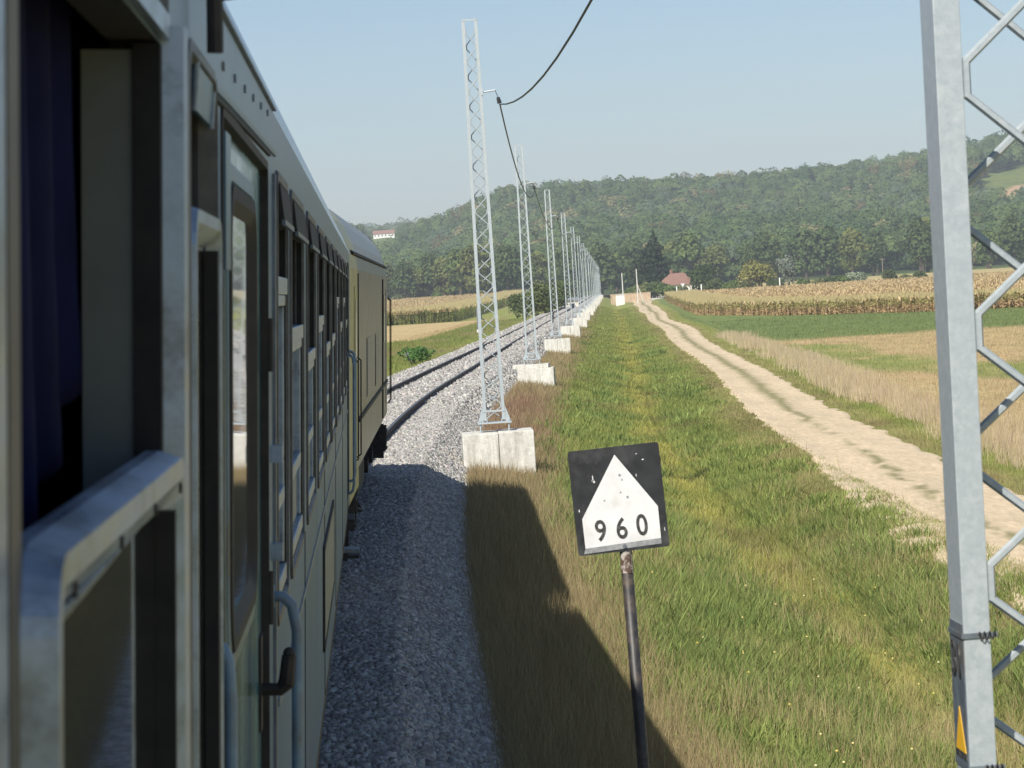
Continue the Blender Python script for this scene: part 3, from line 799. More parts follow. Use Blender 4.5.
# ------------------------------------------------------------------ masts
MH = 8.7
def mast_proto():
    e = empty('lattice_mast')
    hb, ht = .235, .165
    def hw(z): return hb+(ht-hb)*(z/MH)
    sec = [(0,-.075),(.068,-.075),(.068,-.066),(.008,-.066),(.008,.066),(.068,.066),(.068,.075),(0,.075)]
    for sd in (-1, 1):
        q = MB(); q.loft([[(sd*(hw(z)-px), py, z) for px, py in sec] for z in (.25, 2.5, 5, MH)])
        q.build('leg', MAT['galv'], e, bevel=.0025)
    per = .63; rr_ = .0122
    for fb, ph in ((-1, 0.), (1, .5)):
        pts = []; z = .205; k = 0 if fb < 0 else 1
        while z < MH-.12:
            sd = -1 if k % 2 == 0 else 1
            for zz in (z+.0, z+.085):
                x = sd*(hw(zz)-.068-.010); pts.append((x, fb*.066, zz))
            z += per/2; k += 1
        q = MB(); q.tube(pts, rr_, 6); q.build('bracing', MAT['galv'], e)
    q = MB(); q.box(-.36, .36, -.22, .22, .18, .21)
    for sd in (-1, 1): q.add([(sd*.237, -.07, .21), (sd*.35, -.07, .21), (sd*.237, -.07, .55), (sd*.237, -.06, .21), (sd*.35, -.06, .21), (sd*.237, -.06, .55)], [(0,1,2), (3,5,4), (0,3,4,1), (1,4,5,2), (2,5,3,0)])
    q.box(-.235, .235, -.083, -.0755, .42, .46)
    q.build('foot_plate', MAT['galv'], e)
    for sx in (-1, 1):
        for sy in (-1, 1):
            q = MB(); q.tube([(sx*.30, sy*.17, -.02), (sx*.30, sy*.17, .24)], .018, 8); q.tube([(sx*.30, sy*.17, .21), (sx*.30, sy*.17, .245)], .034, 6); q.build('anchor_bolt', MAT['galv'], e)
    q = MB(); q.box(-ht+.003, ht-.003, -.083, -.0755, MH-.03, MH); q.build('top_rail', MAT['galv'], e)
    return e
def mast_bracket(e):
    q = MB(); q.tube([(.165, -.06, 7.15), (.45, -.06, 7.18)], .02, 6); q.box(.155, .2, -.1, .0, 7.09, 7.21)
    q.build('bracket', MAT['galv'], e)
    q = MB(); q.tube([(.50, -.06, 7.03), (.53, -.06, 6.90)], [.035, .05], 8); q.tube([(.45, -.06, 7.18), (.50, -.06, 7.03)], .008, 5)
    q.build('cable_clamp', MAT['cable'], e)
mp = mast_proto(); mast_bracket(mp)
def found_proto(kind):
    q = MB(); e = empty('concrete_foundation')
    if kind == 0:
        q.box(-.75, .003, -.62, .6, -1.15, 0); q.box(.012, .75, -.61, .6, -1.15, .012); q.box(-.7, .7, -.55, .55, -1.1, -.02)
        q.build('block', MAT['stained'], e, bevel=.02)
    else:
        q.box(-.62, .82, -.55, .6, -1.15, -.16); q.build('block', MAT['stained'], e, bevel=.02)
        q = MB(); q.box(-.80, .62, -.5, .75, -.157, 0); q.build('cap_slab', MAT['stained'], e, bevel=.015)
    return e
fp = [found_proto(0), found_proto(1)]
ordn = ['nearest', 'first', 'second', 'third', 'fourth', 'fifth', 'sixth', 'seventh', 'eighth', 'ninth', 'tenth']
mofs = {0: 3.525, 1: 3.22, 2: 3.25, 3: 3.2}
clamps = []
used = set()
for i in range(21):
    y_ = 6.75+50*i if i < 1 else 57+50*(i-1)
    s = mofs.get(i, 3.25); x = float(xc(y_))+s*math.cos(heading(y_)); zb = -.05
    m_ = mp if i == 0 else copy_tree(mp)
    m_.location = (x, y_, zb); m_.rotation_euler = (0, 0, -heading(y_)*.9)
    if i == 0: lab = 'huge galvanised lattice mast filling the right edge, with a yellow warning triangle'
    elif i <= 10: lab = 'galvanised lattice mast, %s in the row beyond the black and white board' % ordn[i]
    else: lab = 'tiny far galvanised lattice mast in the crowded far end of the row'
    tag(m_, lab, 'mast', 'lattice masts along the track')
    k = 0 if i in (0, 1, 3, 4, 6, 9) else 1
    f_ = fp[k] if k not in used else copy_tree(fp[k]); used.add(k)
    f_.location = (x+(.04 if i else 0), y_, zb+(.0)); f_.rotation_euler = (0, 0, -heading(y_)*.9+(.03 if i % 2 else -.04))
    if i == 0: lab = 'concrete foundation block under the nearest mast, below the picture'
    elif i <= 10: lab = 'pale concrete foundation under the %s mast beyond the black and white board' % ordn[i]
    else: lab = 'tiny far concrete foundation block in the far end of the row'
    tag(f_, lab, 'foundation', 'concrete mast foundations')
    h_ = heading(y_)*.9
    clamps.append(Vector((x+.53*math.cos(h_), y_-.53*math.sin(h_)-.06, zb+6.88)))
# markings on the nearest mast
hwz = lambda z: .235-.07*z/MH
def on_web(q, y0, y1, z0, z1, t=.002):
    q.hexa([(-hwz(z0)-t, y0, z0), (-hwz(z0)+.001, y0, z0), (-hwz(z0)+.001, y1, z0), (-hwz(z0)-t, y1, z0), (-hwz(z1)-t, y0, z1), (-hwz(z1)+.001, y0, z1), (-hwz(z1)+.001, y1, z1), (-hwz(z1)-t, y1, z1)])
zq = 2.035
q = MB(); on_web(q, -.073, .073, zq-.36, zq, .003); q.build('number_plate', MAT['alu_dull'], mp)
for zt in (zq-.035, zq-.37):
    q = MB(); x_ = -hwz(zq)
    path = [(x_-.0065, .077), (x_-.0065, -.079), (x_+.085, -.079), (x_+.085, -.0765), (x_-.004, -.0765), (x_-.004, .077)]
    q.prism(path, zt, zt+.013); q.build('strap', MAT['alu_dull'], mp)
    q = MB(); tw = []
    for k in range(26): a = k*.9; tw.append((x_+.035+.0018*k, -.085-.004*math.cos(a), zt+.006+.010*math.sin(a)))
    q.tube(tw, .002, 5); q.build('wire_twist', MAT['dark_metal'], mp)
q = MB(); xw = lambda z: -hwz(z)-.0045
def webpoly(q, pts): q.add([(xw(z), y, z) for y, z in pts]+[(xw(z)+.002, y, z) for y, z in pts], [tuple(range(len(pts))), tuple(reversed(range(len(pts), 2*len(pts))))]+[(i, (i+1) % len(pts), (i+1) % len(pts)+len(pts), i+len(pts)) for i in range(len(pts))])
webpoly(q, [(-.055, zq-.328), (.055, zq-.328), (0, zq-.215)]); q.build('warning_triangle', MAT['yellowsign'], mp)
q = MB()
for a, b, c_, d in ((-.062, zq-.345, .062, zq-.330), ):
    q.hexa([(xw(zq)-.003, a, b), (xw(zq)-.001, a, b), (xw(zq)-.001, c_, b), (xw(zq)-.003, c_, b), (xw(zq)-.003, a, d), (xw(zq)-.001, a, d), (xw(zq)-.001, c_, d), (xw(zq)-.003, c_, d)])
q.build('triangle_border', MAT['digit'], mp)

def text_mesh(txt, size, ext):
    cu = bpy.data.curves.new('t', 'FONT'); cu.body = txt; cu.size = size; cu.extrude = ext; cu.offset = size*.014; cu.align_x = 'CENTER'; cu.align_y = 'CENTER'
    o = bpy.data.objects.new('t', cu); col.objects.link(o)
    dg = bpy.context.evaluated_depsgraph_get(); dg.update()
    me = bpy.data.meshes.new_from_object(o.evaluated_get(dg)); bpy.data.objects.remove(o); bpy.data.curves.remove(cu)
    me.materials.clear()
    return me
tm = text_mesh('31', .125, .0015)
to = link('number', tm, MAT['digit'], mp)
to.rotation_euler = (R(90), 0, R(-90)); to.location = (-hwz(zq)-.006, 0, zq-.10); to.scale = (.95, 1, 1)

# cable
q = MB(); pts = []
prev = clamps[0]+Vector((0, -50, 0))
for a, b in zip([prev]+clamps[:-1], clamps):
    for k in range(14):
        t = k/14.; p = a.lerp(b, t); p.z -= 4*t*(1-t)*.95; pts.append(p)
pts.append(clamps[-1])
q.tube(pts, .016, 6); tag(q.build('overhead_cable', MAT['cable']), 'thin black cable sagging from mast to mast against the sky', 'cable')

# ------------------------------------------------------------------ kilometre board
sx, sy, sz = 1.292, 15.0, 1.695
km = empty('kilometre_sign', (sx+.055, sy+.03, -1.02), (0, 0, R(-2)))
tag(km, 'black square board with a white arrow shape reading 960 on a leaning dark post', 'sign')
bw, bh = .512, .588
bt = Matrix.Translation(Vector((-.055, -.03, sz+1.02))) @ Matrix.Rotation(R(-2.8), 4, 'Y')
def bpt(u, v, y): return bt @ Vector(((u-.5)*bw, y, (.5-v)*bh))
q = MB(); cr = .03; pl_ = []
for cx, cy, a0 in ((1-cr, 1-cr, 0), (cr, 1-cr, 90), (cr, cr, 180), (1-cr, cr, 270)):
    for k in range(5):
        a = R(a0+k*22.5); pl_.append((cx+cr*math.cos(a), cy+cr*math.sin(a)))
n_ = len(pl_)
q.add([bpt(u, v, -.006) for u, v in pl_]+[bpt(u, v, .002) for u, v in pl_], [tuple(range(n_)), tuple(reversed(range(n_, 2*n_)))]+[(i, (i+1) % n_, (i+1) % n_+n_, i+n_) for i in range(n_)])
brd = q.build('board', MAT['signblack'], km)
def bpoly(name, pts, mat, y0=-.009, y1=-.0065, parent=km):
    q = MB(); n = len(pts); q.add([bpt(u, v, y0) for u, v in pts]+[bpt(u, v, y1) for u, v in pts], [tuple(range(n)), tuple(reversed(range(n, 2*n)))]+[(i, (i+1) % n, (i+1) % n+n, i+n) for i in range(n)])
    return q.build(name, mat, parent)
bpoly('white_field', [(.508,.075),(.918,.608),(.914,.912),(.082,.935),(.082,.652)], MAT['white'])
bpoly('grey_strip', [(.082,.937),(.914,.914),(.914,.965),(.06,.985)], MAT['signgrey'])
q = MB()
for (u, v, w_, h_) in ((.245,.27,.012,.05),(.255,.31,.02,.025),(.235,.30,.01,.014),(.745,.09,.02,.008),(.81,.15,.025,.012),(.72,.29,.008,.03),(.06,.57,.012,.03),(.965,.83,.008,.04),(.56,.78,.0,.0)):
    if w_: q.add([bpt(u-w_/2, v+h_*.4, -.0075), bpt(u+w_/2, v+h_*.5, -.0075), bpt(u+w_*.3, v-h_*.5, -.0075), bpt(u-w_*.4, v-h_*.3, -.0075)], [(0,1,2,3)])
q.build('paint_chip', MAT['white'], km)
q = MB()
for (u, v, r_) in ((.54,.275,.014),(.56,.32,.010),(.60,.49,.014),(.53,.44,.010),(.345,.50,.010)):
    q.add([bpt(u+r_*math.cos(a*.785), v+r_*math.sin(a*.785), -.0098) for a in range(8)], [tuple(range(8))])
q.build('stain', MAT['signgrey'], km)
for ch, u, v in (('9', .27, .79), ('6', .498, .788), ('0', .723, .778)):
    d_ = link('digit', text_mesh(ch, .152, .0008), MAT['digit'], km)
    d_.matrix_local = Matrix.Translation(bpt(u, v, -.0105)) @ Matrix.Rotation(R(-2.8-1.5), 4, 'Y') @ Matrix.Rotation(R(90), 4, 'X') @ Matrix.Diagonal((.88, 1.08, 1, 1))
q = MB(); c0 = bpt(.51, .952, -.010); q.tube([c0, c0+Vector((0, -.004, 0))], .012, 10); q.build('rivet', MAT['alu_dull'], km)
p1 = bpt(.52, .94, .02)
q = MB(); q.tube([(.0, 0, 0), (.0, 0, .9), tuple(p1+Vector((0, .012, 0)))], [.036, .034, .033], 12); q.build('post', MAT['post'], km, smooth=True)
q = MB(); pp = p1+Vector((0, .012, 0)); q.tube([pp+Vector((.004, -.001, -.16)), pp+Vector((.001, -.001, -.03))], [.0345, .0345], 12)
q.build('bare_post_top', surf('peeled_paint', (.10,.06,.045), (.42,.38,.35), 28, .7, contrast=(.46,.56)), km)
q = MB(); q.tube([(.0, .0, -.12), (0, 0, .02)], .05, 10); q.build('post_socket', MAT['concrete'], km)

# ------------------------------------------------------------------ grass
def in_view(x, y, z, mx=60):
    # keep what a camera near here can see (with a generous margin)
    u = x/np.maximum(y, .1)*F
    return (u > -120) & (u < 800)
def blades(s, y, h, w, C, bend=.35):
    k = len(s); x = xc(y)+s; z = ground_z(s, y)-.01
    a = rng.uniform(0, 6.283, k); b = rng.uniform(0, 6.283, k); L = h*bend*rng.uniform(.2, 1.3, k)
    dx, dy = np.cos(a)*w*.5, np.sin(a)*w*.5*.5
    p0 = np.stack([x-dx, y-dy, z], -1); p1 = np.stack([x+dx, y+dy, z], -1)
    p2 = np.stack([x+np.cos(b)*L, y+np.sin(b)*L, z+h], -1)
    V = np.stack([p0, p1, p2], 1).reshape(-1, 3)
    return V, np.repeat(C, 3, 0)
def scatter(n, s0, s1, y0, y1, pw=1.75):
    """denser near the camera"""
    r = rng.random(n); e = 1-pw
    y = (y0**e+(y1**e-y0**e)*r)**(1/e)
    s = rng.uniform(s0, s1, n); return s, y
VV, CCc = [], []
def add_bl(s, y, h, w, C, bend=.35):
    k = in_view(xc(y)+s, y, 0)
    v, c = blades(s[k], y[k], h[k], w[k], C[k], bend); VV.append(v); CCc.append(c)
# general sward
s, y = scatter(760000, 2.65, 10.9, 15.5, 520, 1.65)
c = zone_col(s, y)*(.55+.95*rng.random((len(s), 1))**1.3); n_ = fbm(s*1.1, y*.5, 77)
sc_ = np.clip(y/26., .8, 9)
add_bl(s, y, (.05+.17*n_*rng.random(len(s)))*np.clip(sc_, .8, 1.6)*(1-.55*sstep(s, 8.8, 9.9)), .008*sc_, c, .9)
# clumps of coarse green weeds
cs_, cy_ = scatter(5200, 3.6, 10.3, 16, 200, 1.75)
kk = (fbm(cs_*.5, cy_*.16, 91) > .50) & (np.abs(cs_-7.6) > .4); cs_, cy_ = cs_[kk], cy_[kk]
k = 42; s = np.repeat(cs_, k)+rng.normal(0, .14, len(cs_)*k); y = np.repeat(cy_, k)+rng.normal(0, .2, len(cs_)*k)
cc = np.repeat(lerp(np.array((.11,.16,.04))[None], np.array((.27,.32,.09))[None], rng.random(len(cs_))), k, 0)*rng.uniform(.7, 1.3, (len(s), 1))
hq = np.repeat(rng.uniform(.08, .26, len(cs_)), k)*rng.uniform(.5, 1.1, len(s))
add_bl(s, y, hq, .022*np.clip(y/26., .9, 3), cc, .8)
# big leafy weeds on the bank and in the ditch
cs_, cy_ = scatter(1500, 4.2, 9.6, 26, 230, 1.3)
kk = (fbm(cs_*.6, cy_*.16, 191) > .55) & (np.abs(cs_-7.6) > .55); cs_, cy_ = cs_[kk], cy_[kk]
k = 90; s = np.repeat(cs_, k)+rng.normal(0, .28, len(cs_)*k); y = np.repeat(cy_, k)+rng.normal(0, .45, len(cs_)*k)
cc = np.repeat(lerp(np.array((.11,.165,.045))[None], np.array((.28,.34,.10))[None], rng.random(len(cs_))), k, 0)*rng.uniform(.6, 1.35, (len(s), 1))
hq = np.repeat(rng.uniform(.12, .42, len(cs_)), k)*rng.uniform(.3, 1.05, len(s))
add_bl(s, y, hq, .026*np.clip(y/40., .9, 3), cc, .9)
# flat broad leaves in the near ground
cs_, cy_ = scatter(2600, 3.4, 9.8, 16, 60, 1.6)
k = 9; s = np.repeat(cs_, k)+rng.normal(0, .05, len(cs_)*k); y = np.repeat(cy_, k)+rng.normal(0, .07, len(cs_)*k)
cc = np.repeat(lerp(np.array((.10,.16,.04))[None], np.array((.22,.24,.07))[None], rng.random(len(cs_))), k, 0)*rng.uniform(.75, 1.25, (len(s), 1))
add_bl(s, y, rng.uniform(.03, .16, len(s)), .05+0*s, cc, 1.6)
# tall dry stalks in the foreground and beside the ballast
s, y = scatter(90000, 3.0, 11, 16, 75, 2.2)
n_ = fbm(s*.8, y*.35, 14); kk = (rng.random(len(s)) < np.clip((n_-.38)*2.2, 0, .6)*(1-sstep(y, 30, 60)*.85)); s, y = s[kk], y[kk]
cc = lerp(STRAW[None]*1.15, np.array((.25,.16,.09))[None], rng.random(len(s))**2)
add_bl(s, y, rng.uniform(.18, .50, len(s)), .0055*np.clip(y/24., 1, 3), cc, .35)
# dense dry brown weeds along the foot of the ballast
s, y = scatter(150000, 2.6, 4.9, 16, 230, 1.6)
kk = rng.random(len(s)) < (1-sstep(s, 3.4, 4.9)); s, y = s[kk], y[kk]
red = np.exp(-((y-80)/20.)**2)*.75*np.clip(fbm(s*1.5, y*.4, 19)*2-.25, 0, 1)
cc = lerp(lerp(BROWN[None]*1.2, STRAW[None]*.85, rng.random(len(s))), np.array((.24,.125,.10)), red)
add_bl(s, y, rng.uniform(.10, .42, len(s)), .010*np.clip(y/26., 1, 4), cc, .5)
# dry pinkish verge right of the road
s, y = scatter(150000, 14.3, 17.6, 48, 210, 1.4); L = road_l(y)+road_w(y)
f_ = np.exp(-((s-L-1.9-.5*fbm(y*.05, y*0, 3))/.85)**2)*np.clip(2.6*(fbm(s*.9, y*.16, 61)-.30), 0, 1); kk = rng.random(len(s)) < f_; s, y = s[kk], y[kk]
cc = lerp(PINKST[None]*1.0, STRAW[None], rng.random(len(s)))*rng.uniform(.75, 1.2, (len(s), 1))
add_bl(s, y, rng.uniform(.2, .58, len(s))*(.6+.8*fbm(s*.8, y*.2, 15)), .010*np.clip(y/40., 1, 3), cc, .35)
# low growth between road and verge, middle strip and road edges
s, y = scatter(170000, 9.5, 16.2, 28, 420, 1.5); L = road_l(y); W = road_w(y); t = (s-L)/W
mids = sstep(fbm(y*.06, y*0+2, 53), .36, .52)
f_ = np.where((t > -.02) & (t < 1.02), np.exp(-((t-.5)/.07)**2)*(mids*.35+.5*sstep(y, 75, 110))+np.exp(-(np.minimum(np.abs(t), np.abs(t-1))/.04)**2)*.6, .9)
kk = rng.random(len(s)) < f_; s, y = s[kk], y[kk]
c = zone_col(s, y)*rng.uniform(.7, 1.3, (len(s), 1))
add_bl(s, y, rng.uniform(.04, .14, len(s))*np.where(np.abs((s-road_l(y))/road_w(y)-.5) < .45, .5, 1), .012*np.clip(y/35., 1, 3), c)
# stubble / green tufts in the right field, and left bank
s, y = scatter(110000, 16.5, 60, 60, 280, 1.3); c = zone_col(s, y)*rng.uniform(.75, 1.25, (len(s), 1))
add_bl(s, y, rng.uniform(.06, .20, len(s)), .03*np.clip(y/90., 1, 3), c)
s, y = scatter(90000, -16, -2.9, 70, 420, 1.3); c = zone_col(s, y)*rng.uniform(.7, 1.3, (len(s), 1))
add_bl(s, y, rng.uniform(.10, .32, len(s)), .03*np.clip(y/90., 1, 3), c)
V = np.concatenate(VV); C = np.concatenate(CCc); print('grass tris', len(V)//3)
tag(link('grass', np_mesh('grass', V, np.arange(len(V)).reshape(-1, 3), C), MAT['blade']), 'green and dry grass with weeds on the bank, ditch and verges', 'grass', kind='stuff')
del VV, CCc, V, C
# tiny yellow and white wild flowers
q = MB()
for i in range(46):
    s = random.uniform(5.0, 9.3); y_ = random.uniform(21, 40); x = float(xc(y_))+s; z = float(ground_z(s, y_))+random.uniform(.18, .3)
    q.sphere((x, y_, z), .014, .014, .010, 6, 3)
tag(q.build('wild_flowers', surf('flower_yellow', (.65,.50,.03), (.75,.68,.40), 3, .7)), 'scattered tiny yellow wild flowers in the grass by the ditch', 'flowers', kind='stuff')

# ------------------------------------------------------------------ passenger coach
coach = empty('passenger_coach', (-1.865, 0, 0), (0, ROLL, 0))
tag(coach, 'grimy blue grey passenger coach filling the left side, its windows half lowered', 'railway coach', 'coupled vehicles of the train')
CX = 1.44; CY0, CY1 = -2.8, 26.9
def wall_holes(y0, y1, z0, z1, holes, x, t):
    yc = sorted({y0, y1} | {v for h in holes for v in h[:2]}); zc = sorted({z0, z1} | {v for h in holes for v in h[2:4]})
    while max(b-a for a, b in zip(yc, yc[1:])) > 3:
        i = max(range(len(yc)-1), key=lambda k: yc[k+1]-yc[k]); yc.insert(i+1, (yc[i]+yc[i+1])/2)
    q = MB()
    def solid(i, j):
        if i < 0 or j < 0 or i >= len(yc)-1 or j >= len(zc)-1: return False
        a, b = (yc[i]+yc[i+1])/2, (zc[j]+zc[j+1])/2
        return not any(h[0] < a < h[1] and h[2] < b < h[3] for h in holes)
    for i in range(len(yc)-1):
        for j in range(len(zc)-1):
            if not solid(i, j): continue
            a, b, c, d = yc[i], yc[i+1], zc[j], zc[j+1]
            q.add([(x, a, c), (x, b, c), (x, b, d), (x, a, d)], [(0,1,2,3)])
            q.add([(x-t, a, c), (x-t, b, c), (x-t, b, d), (x-t, a, d)], [(3,2,1,0)])
            q.cur = 1
            if not solid(i-1, j): q.add([(x-t, a, c), (x, a, c), (x, a, d), (x-t, a, d)], [(0,1,2,3)])
            if not solid(i+1, j): q.add([(x-t, b, c), (x, b, c), (x, b, d), (x-t, b, d)], [(3,2,1,0)])
            if not solid(i, j-1): q.add([(x-t, a, c), (x-t, b, c), (x, b, c), (x, a, c)], [(0,1,2,3)])
            if not solid(i, j+1): q.add([(x-t, a, d), (x-t, b, d), (x, b, d), (x, a, d)], [(3,2,1,0)])
            q.cur = 0
    return q
WZ0, WZ1 = 2.23, 3.29
wins = [(7.75+1.87*k, 7.75+1.87*k+1.28) for k in range(9)]
holes = [(1.79, 3.06, WZ0, WZ1), (3.32, 3.88, WZ0, WZ1), (4.27, 6.10, 1.16, 3.31), (6.62, 7.38, WZ0, WZ1), (24.7, 25.9, 1.16, 3.35)]+[(a, b, WZ0, WZ1) for a, b in wins]
q = wall_holes(CY0, CY1, 1.08, 3.45, holes, CX, .055)
q.build('side_wall', [MAT['body'], MAT['black']], coach, fix=False)
# roof with the curved upper side
prof = [(CX, 3.45), (CX-.012, 3.49), (CX-.03, 3.53), (CX-.06, 3.605), (CX-.10, 3.68), (CX-.15, 3.77), (CX-.2, 3.845), (CX-.3, 3.965), (CX-.4, 4.045), (CX-.6, 4.13), (CX-.8, 4.18), (CX-1.15, 4.22), (0, 4.24)]
full = prof+[(-x, z) for x, z in reversed(prof[:-1])]
q = MB(); inner = [(x*.955, z-.05) for x, z in reversed(full)]
q.loft([[(x, y, z) for x, z in full+inner] for y in (CY0, 0, 3, 6, 9, 12, 15, 18, 21, 24, CY1)])
q.build('roof', MAT['bodytop'], coach, smooth=False)
q = MB()
q.box(-CX, -CX+.05, CY0, CY1, 1.08, 3.448); q.build('far_side_wall', MAT['interior'], coach)
q = MB(); q.box(-CX+.052, CX-.058, CY0, CY1, 1.08, 1.16); q.build('floor', MAT['dark_metal'], coach)
q = MB(); q.box(.35, .39, 0.2, CY1-.3, 1.165, 3.9)
for y_ in (-.2, 3.2, 4.18, 6.3, 7.5, 9.3, 13.1, 16.8, 20.5, 24.3): q.box(.395, CX-.30, y_, y_+.04, 1.165, 3.7)
q.build('compartment_wall', MAT['interior'], coach)
for y_ in (CY0, CY1-.05):
    q = MB(); q.prism([(x, z) for x, z in [(-CX+.052, 1.16), (CX-.058, 1.16), (CX-.058, 3.42)]+[(x*.95, z-.055) for x, z in full[1:-1]]+[(-CX+.052, 3.42)]], y_+.003, y_+.047, lambda a, b, c: (a, c, b))
    q.build('end_wall', MAT['dark_metal'], coach)
q = MB(); q.box(CX-.05, CX-.004, CY0, CY1, .98, 1.077); q.build('sole_bar', MAT['dark_metal'], coach)

def ring(q, y0, y1, z0, z1, rad, prof, n=5):
    secs = []
    for ins, x in prof:
        r = max(rad-ins, .004); a0, a1, b0, b1 = y0+ins, y1-ins, z0+ins, z1-ins; sec = []
        for cy, cz, st in ((a1-r, b1-r, 0), (a0+r, b1-r, 90), (a0+r, b0+r, 180), (a1-r, b0+r, 270)):
            for k in range(n):
                a = R(st+90*k/(n-1)); sec.append((x, cy+r*math.cos(a), cz+r*math.sin(a)))
        secs.append(sec)
    secs.append(secs[0]); return q.loft(secs, True, False)
def rpane(q, y0, y1, z0, z1, x, rad=.03, t=.006, n=5):
    pts = []
    for cy, cz, st in ((y1-rad, z1-rad, 0), (y0+rad, z1-rad, 90), (y0+rad, z0+rad, 180), (y1-rad, z0+rad, 270)):
        for k in range(n):
            a = R(st+90*k/(n-1)); pts.append((cy+rad*math.cos(a), cz+rad*math.sin(a)))
    return q.prism(pts, x-t, x, lambda a, b, c: (c, a, b))

def make_window(width, sash_h, flap=True, frosted=False):
    """frame mesh at local y=0..width; children lie in the coach side plane"""
    w_ = width
    q = MB(); ring(q, -.035, w_+.035, WZ0-.035, WZ1+.03, .07, [(0, CX+.001), (.004, CX+.008), (.026, CX+.008), (.036, CX-.02), (.03, CX-.05), (.02, CX-.052)])
    f = q.build('window', MAT['winframe'], coach)
    q = MB(); z = 3+sash_h; x = CX-.014
    q.box(x-.02, x+.020, .012, w_-.012, z-.045, z); q.box(x-.02, x+.014, .012, w_-.012, z-.075, z-.046)
    q.box(x-.02, x+.010, .012, .05, WZ0+.06, z-.076); q.box(x-.02, x+.010, w_-.05, w_-.012, WZ0+.06, z-.076)
    q.box(x-.02, x+.012, .051, w_-.051, 2.46, 2.50); q.box(x-.02, x+.016, .012, w_-.012, WZ0+.012, WZ0+.058)
    q.build('sash', MAT['alu'], f, bevel=.004)
    q = MB(); q.box(x-.012, x-.004, .052, w_-.052, 2.502, z-.077); q.build('pane', MAT['reveal'] if frosted else MAT['glass'], f)
    q = MB(); q.box(x-.014, x-.002, .052, w_-.052, WZ0+.06, 2.458); q.build('lower_panel', MAT['blue'], f)
    if flap:
        q = MB(); q.hexa([(CX-.01, .02, 3.19), (CX+.022, .02, 3.20), (CX+.022, w_-.02, 3.20), (CX-.01, w_-.02, 3.19), (CX-.01, .02, 3.275), (CX+.012, .02, 3.285), (CX+.012, w_-.02, 3.285), (CX-.01, w_-.02, 3.275)])
        q.build('vent_flap', MAT['black'], f)
        q = MB(); q.box(CX+.016, CX+.025, .02, w_-.02, 3.185, 3.198); q.build('flap_rail', MAT['alu_dull'], f)
    return f
sash = [-.08, -.19, -.07, -.22, -.20, 0.02, -.16, .02, -.17]
w0 = None
for k, (a, b) in enumerate(wins):
    f = make_window(b-a, sash[k]); f.location = (0, a, 0)
fz = make_window(.76, .06, True, True); fz.location = (0, 6.62, 0); fz['label'] = 'narrow window with a frosted pane beside the door'
# ---- window nearest the camera
q = MB(); q.loft([[(CX-.004, 3.064, z_), (CX+.026, 3.072, z_), (CX+.029, 3.10, z_), (CX+.010, 3.15, z_), (CX+.001, 3.16, z_)] for z_ in (WZ0-.1, 2.6, 3.0, WZ1+.02)]); q.box(CX+.001, CX+.012, 1.70, 3.06, WZ1+.003, WZ1+.03)
q.box(CX+.001, CX+.004, 1.70, 1.752, WZ0-.05, WZ1)
wa = q.build('window', MAT['alu'], coach, smooth=False); wa['label'] = 'open window nearest the camera with a blue curtain inside'
q = MB(); ring(q, 1.80, 3.035, WZ0-.02, 2.836, .06, [(0, CX+.004), (.008, CX+.030), (.030, CX+.030), (.066, CX+.004), (.066, CX-.01), (.0, CX-.01)], 7)
q.build('sash', MAT['alu'], wa)
q = MB(); q.hexa([(CX+.014, 1.87, WZ0+.03), (CX+.023, 1.87, WZ0+.03), (CX+.001, 2.984, WZ0+.03), (CX-.008, 2.984, WZ0+.03), (CX+.014, 1.87, 2.776), (CX+.023, 1.87, 2.776), (CX+.001, 2.984, 2.772), (CX-.008, 2.984, 2.772)]); q.build('pane', MAT['glass'], wa)
q = MB(); q.box(CX+.002, CX+.024, 2.945, 2.962, WZ0+.05, 2.772); q.build('rubber_seal', MAT['black'], wa)
q = MB(); q.box(CX-.085, CX-.028, 3.035, 3.05, WZ0, 3.28); q.build('window_reveal', MAT['reveal'], wa)
q = MB(); q.box(CX-.027, CX+.003, 3.03, 3.058, WZ0+.5, WZ1-.003); q.build('window_channel', MAT['black'], wa)
q = MB(); q.box(CX-.004, CX+.005, 1.758, 1.812, WZ0, WZ1); q.build('jamb_strip', MAT['beige'], wa)
q = MB(); q.box(CX-.03, CX+.010, 2.0, 3.07, 3.295, 3.42); q.build('vent_flap', MAT['black'], wa)
for y_, z_ in ((1.9, 2.81), (2.25, 2.812), (2.6, 2.812), (2.93, 2.81)):
    MB().tube([(CX+.0295, y_, z_-.012), (CX+.0325, y_, z_-.012)], .006, 10).build('screw', MAT['dark_metal'], wa)
# curtain
vs = []; ny_, nz_ = 70, 14
for i in range(ny_):
    t = i/(ny_-1.); y_ = 1.60+1.42*t; zb = 2.70+.36*max(0, (y_-2.45))**1.0+(.0 if y_ > 2.2 else -.2)
    for j in range(nz_):
        u = j/(nz_-1.); z_ = zb+(3.36-zb)*u
        vs.append((CX-.104+.022*math.sin(t*46+1.5*math.sin(u*2))*(1-.3*u), y_, z_))
Vc = np.array(vs); idx = np.arange(len(vs)).reshape(ny_, nz_)
Fc = np.stack([idx[:-1, :-1], idx[1:, :-1], idx[1:, 1:], idx[:-1, 1:]], -1).reshape(-1, 4)
cu = link('curtain', np_mesh('curtain', Vc, Fc), MAT['cloth'], coach, True)
sm = cu.modifiers.new('thick', 'SOLIDIFY'); sm.thickness = .003
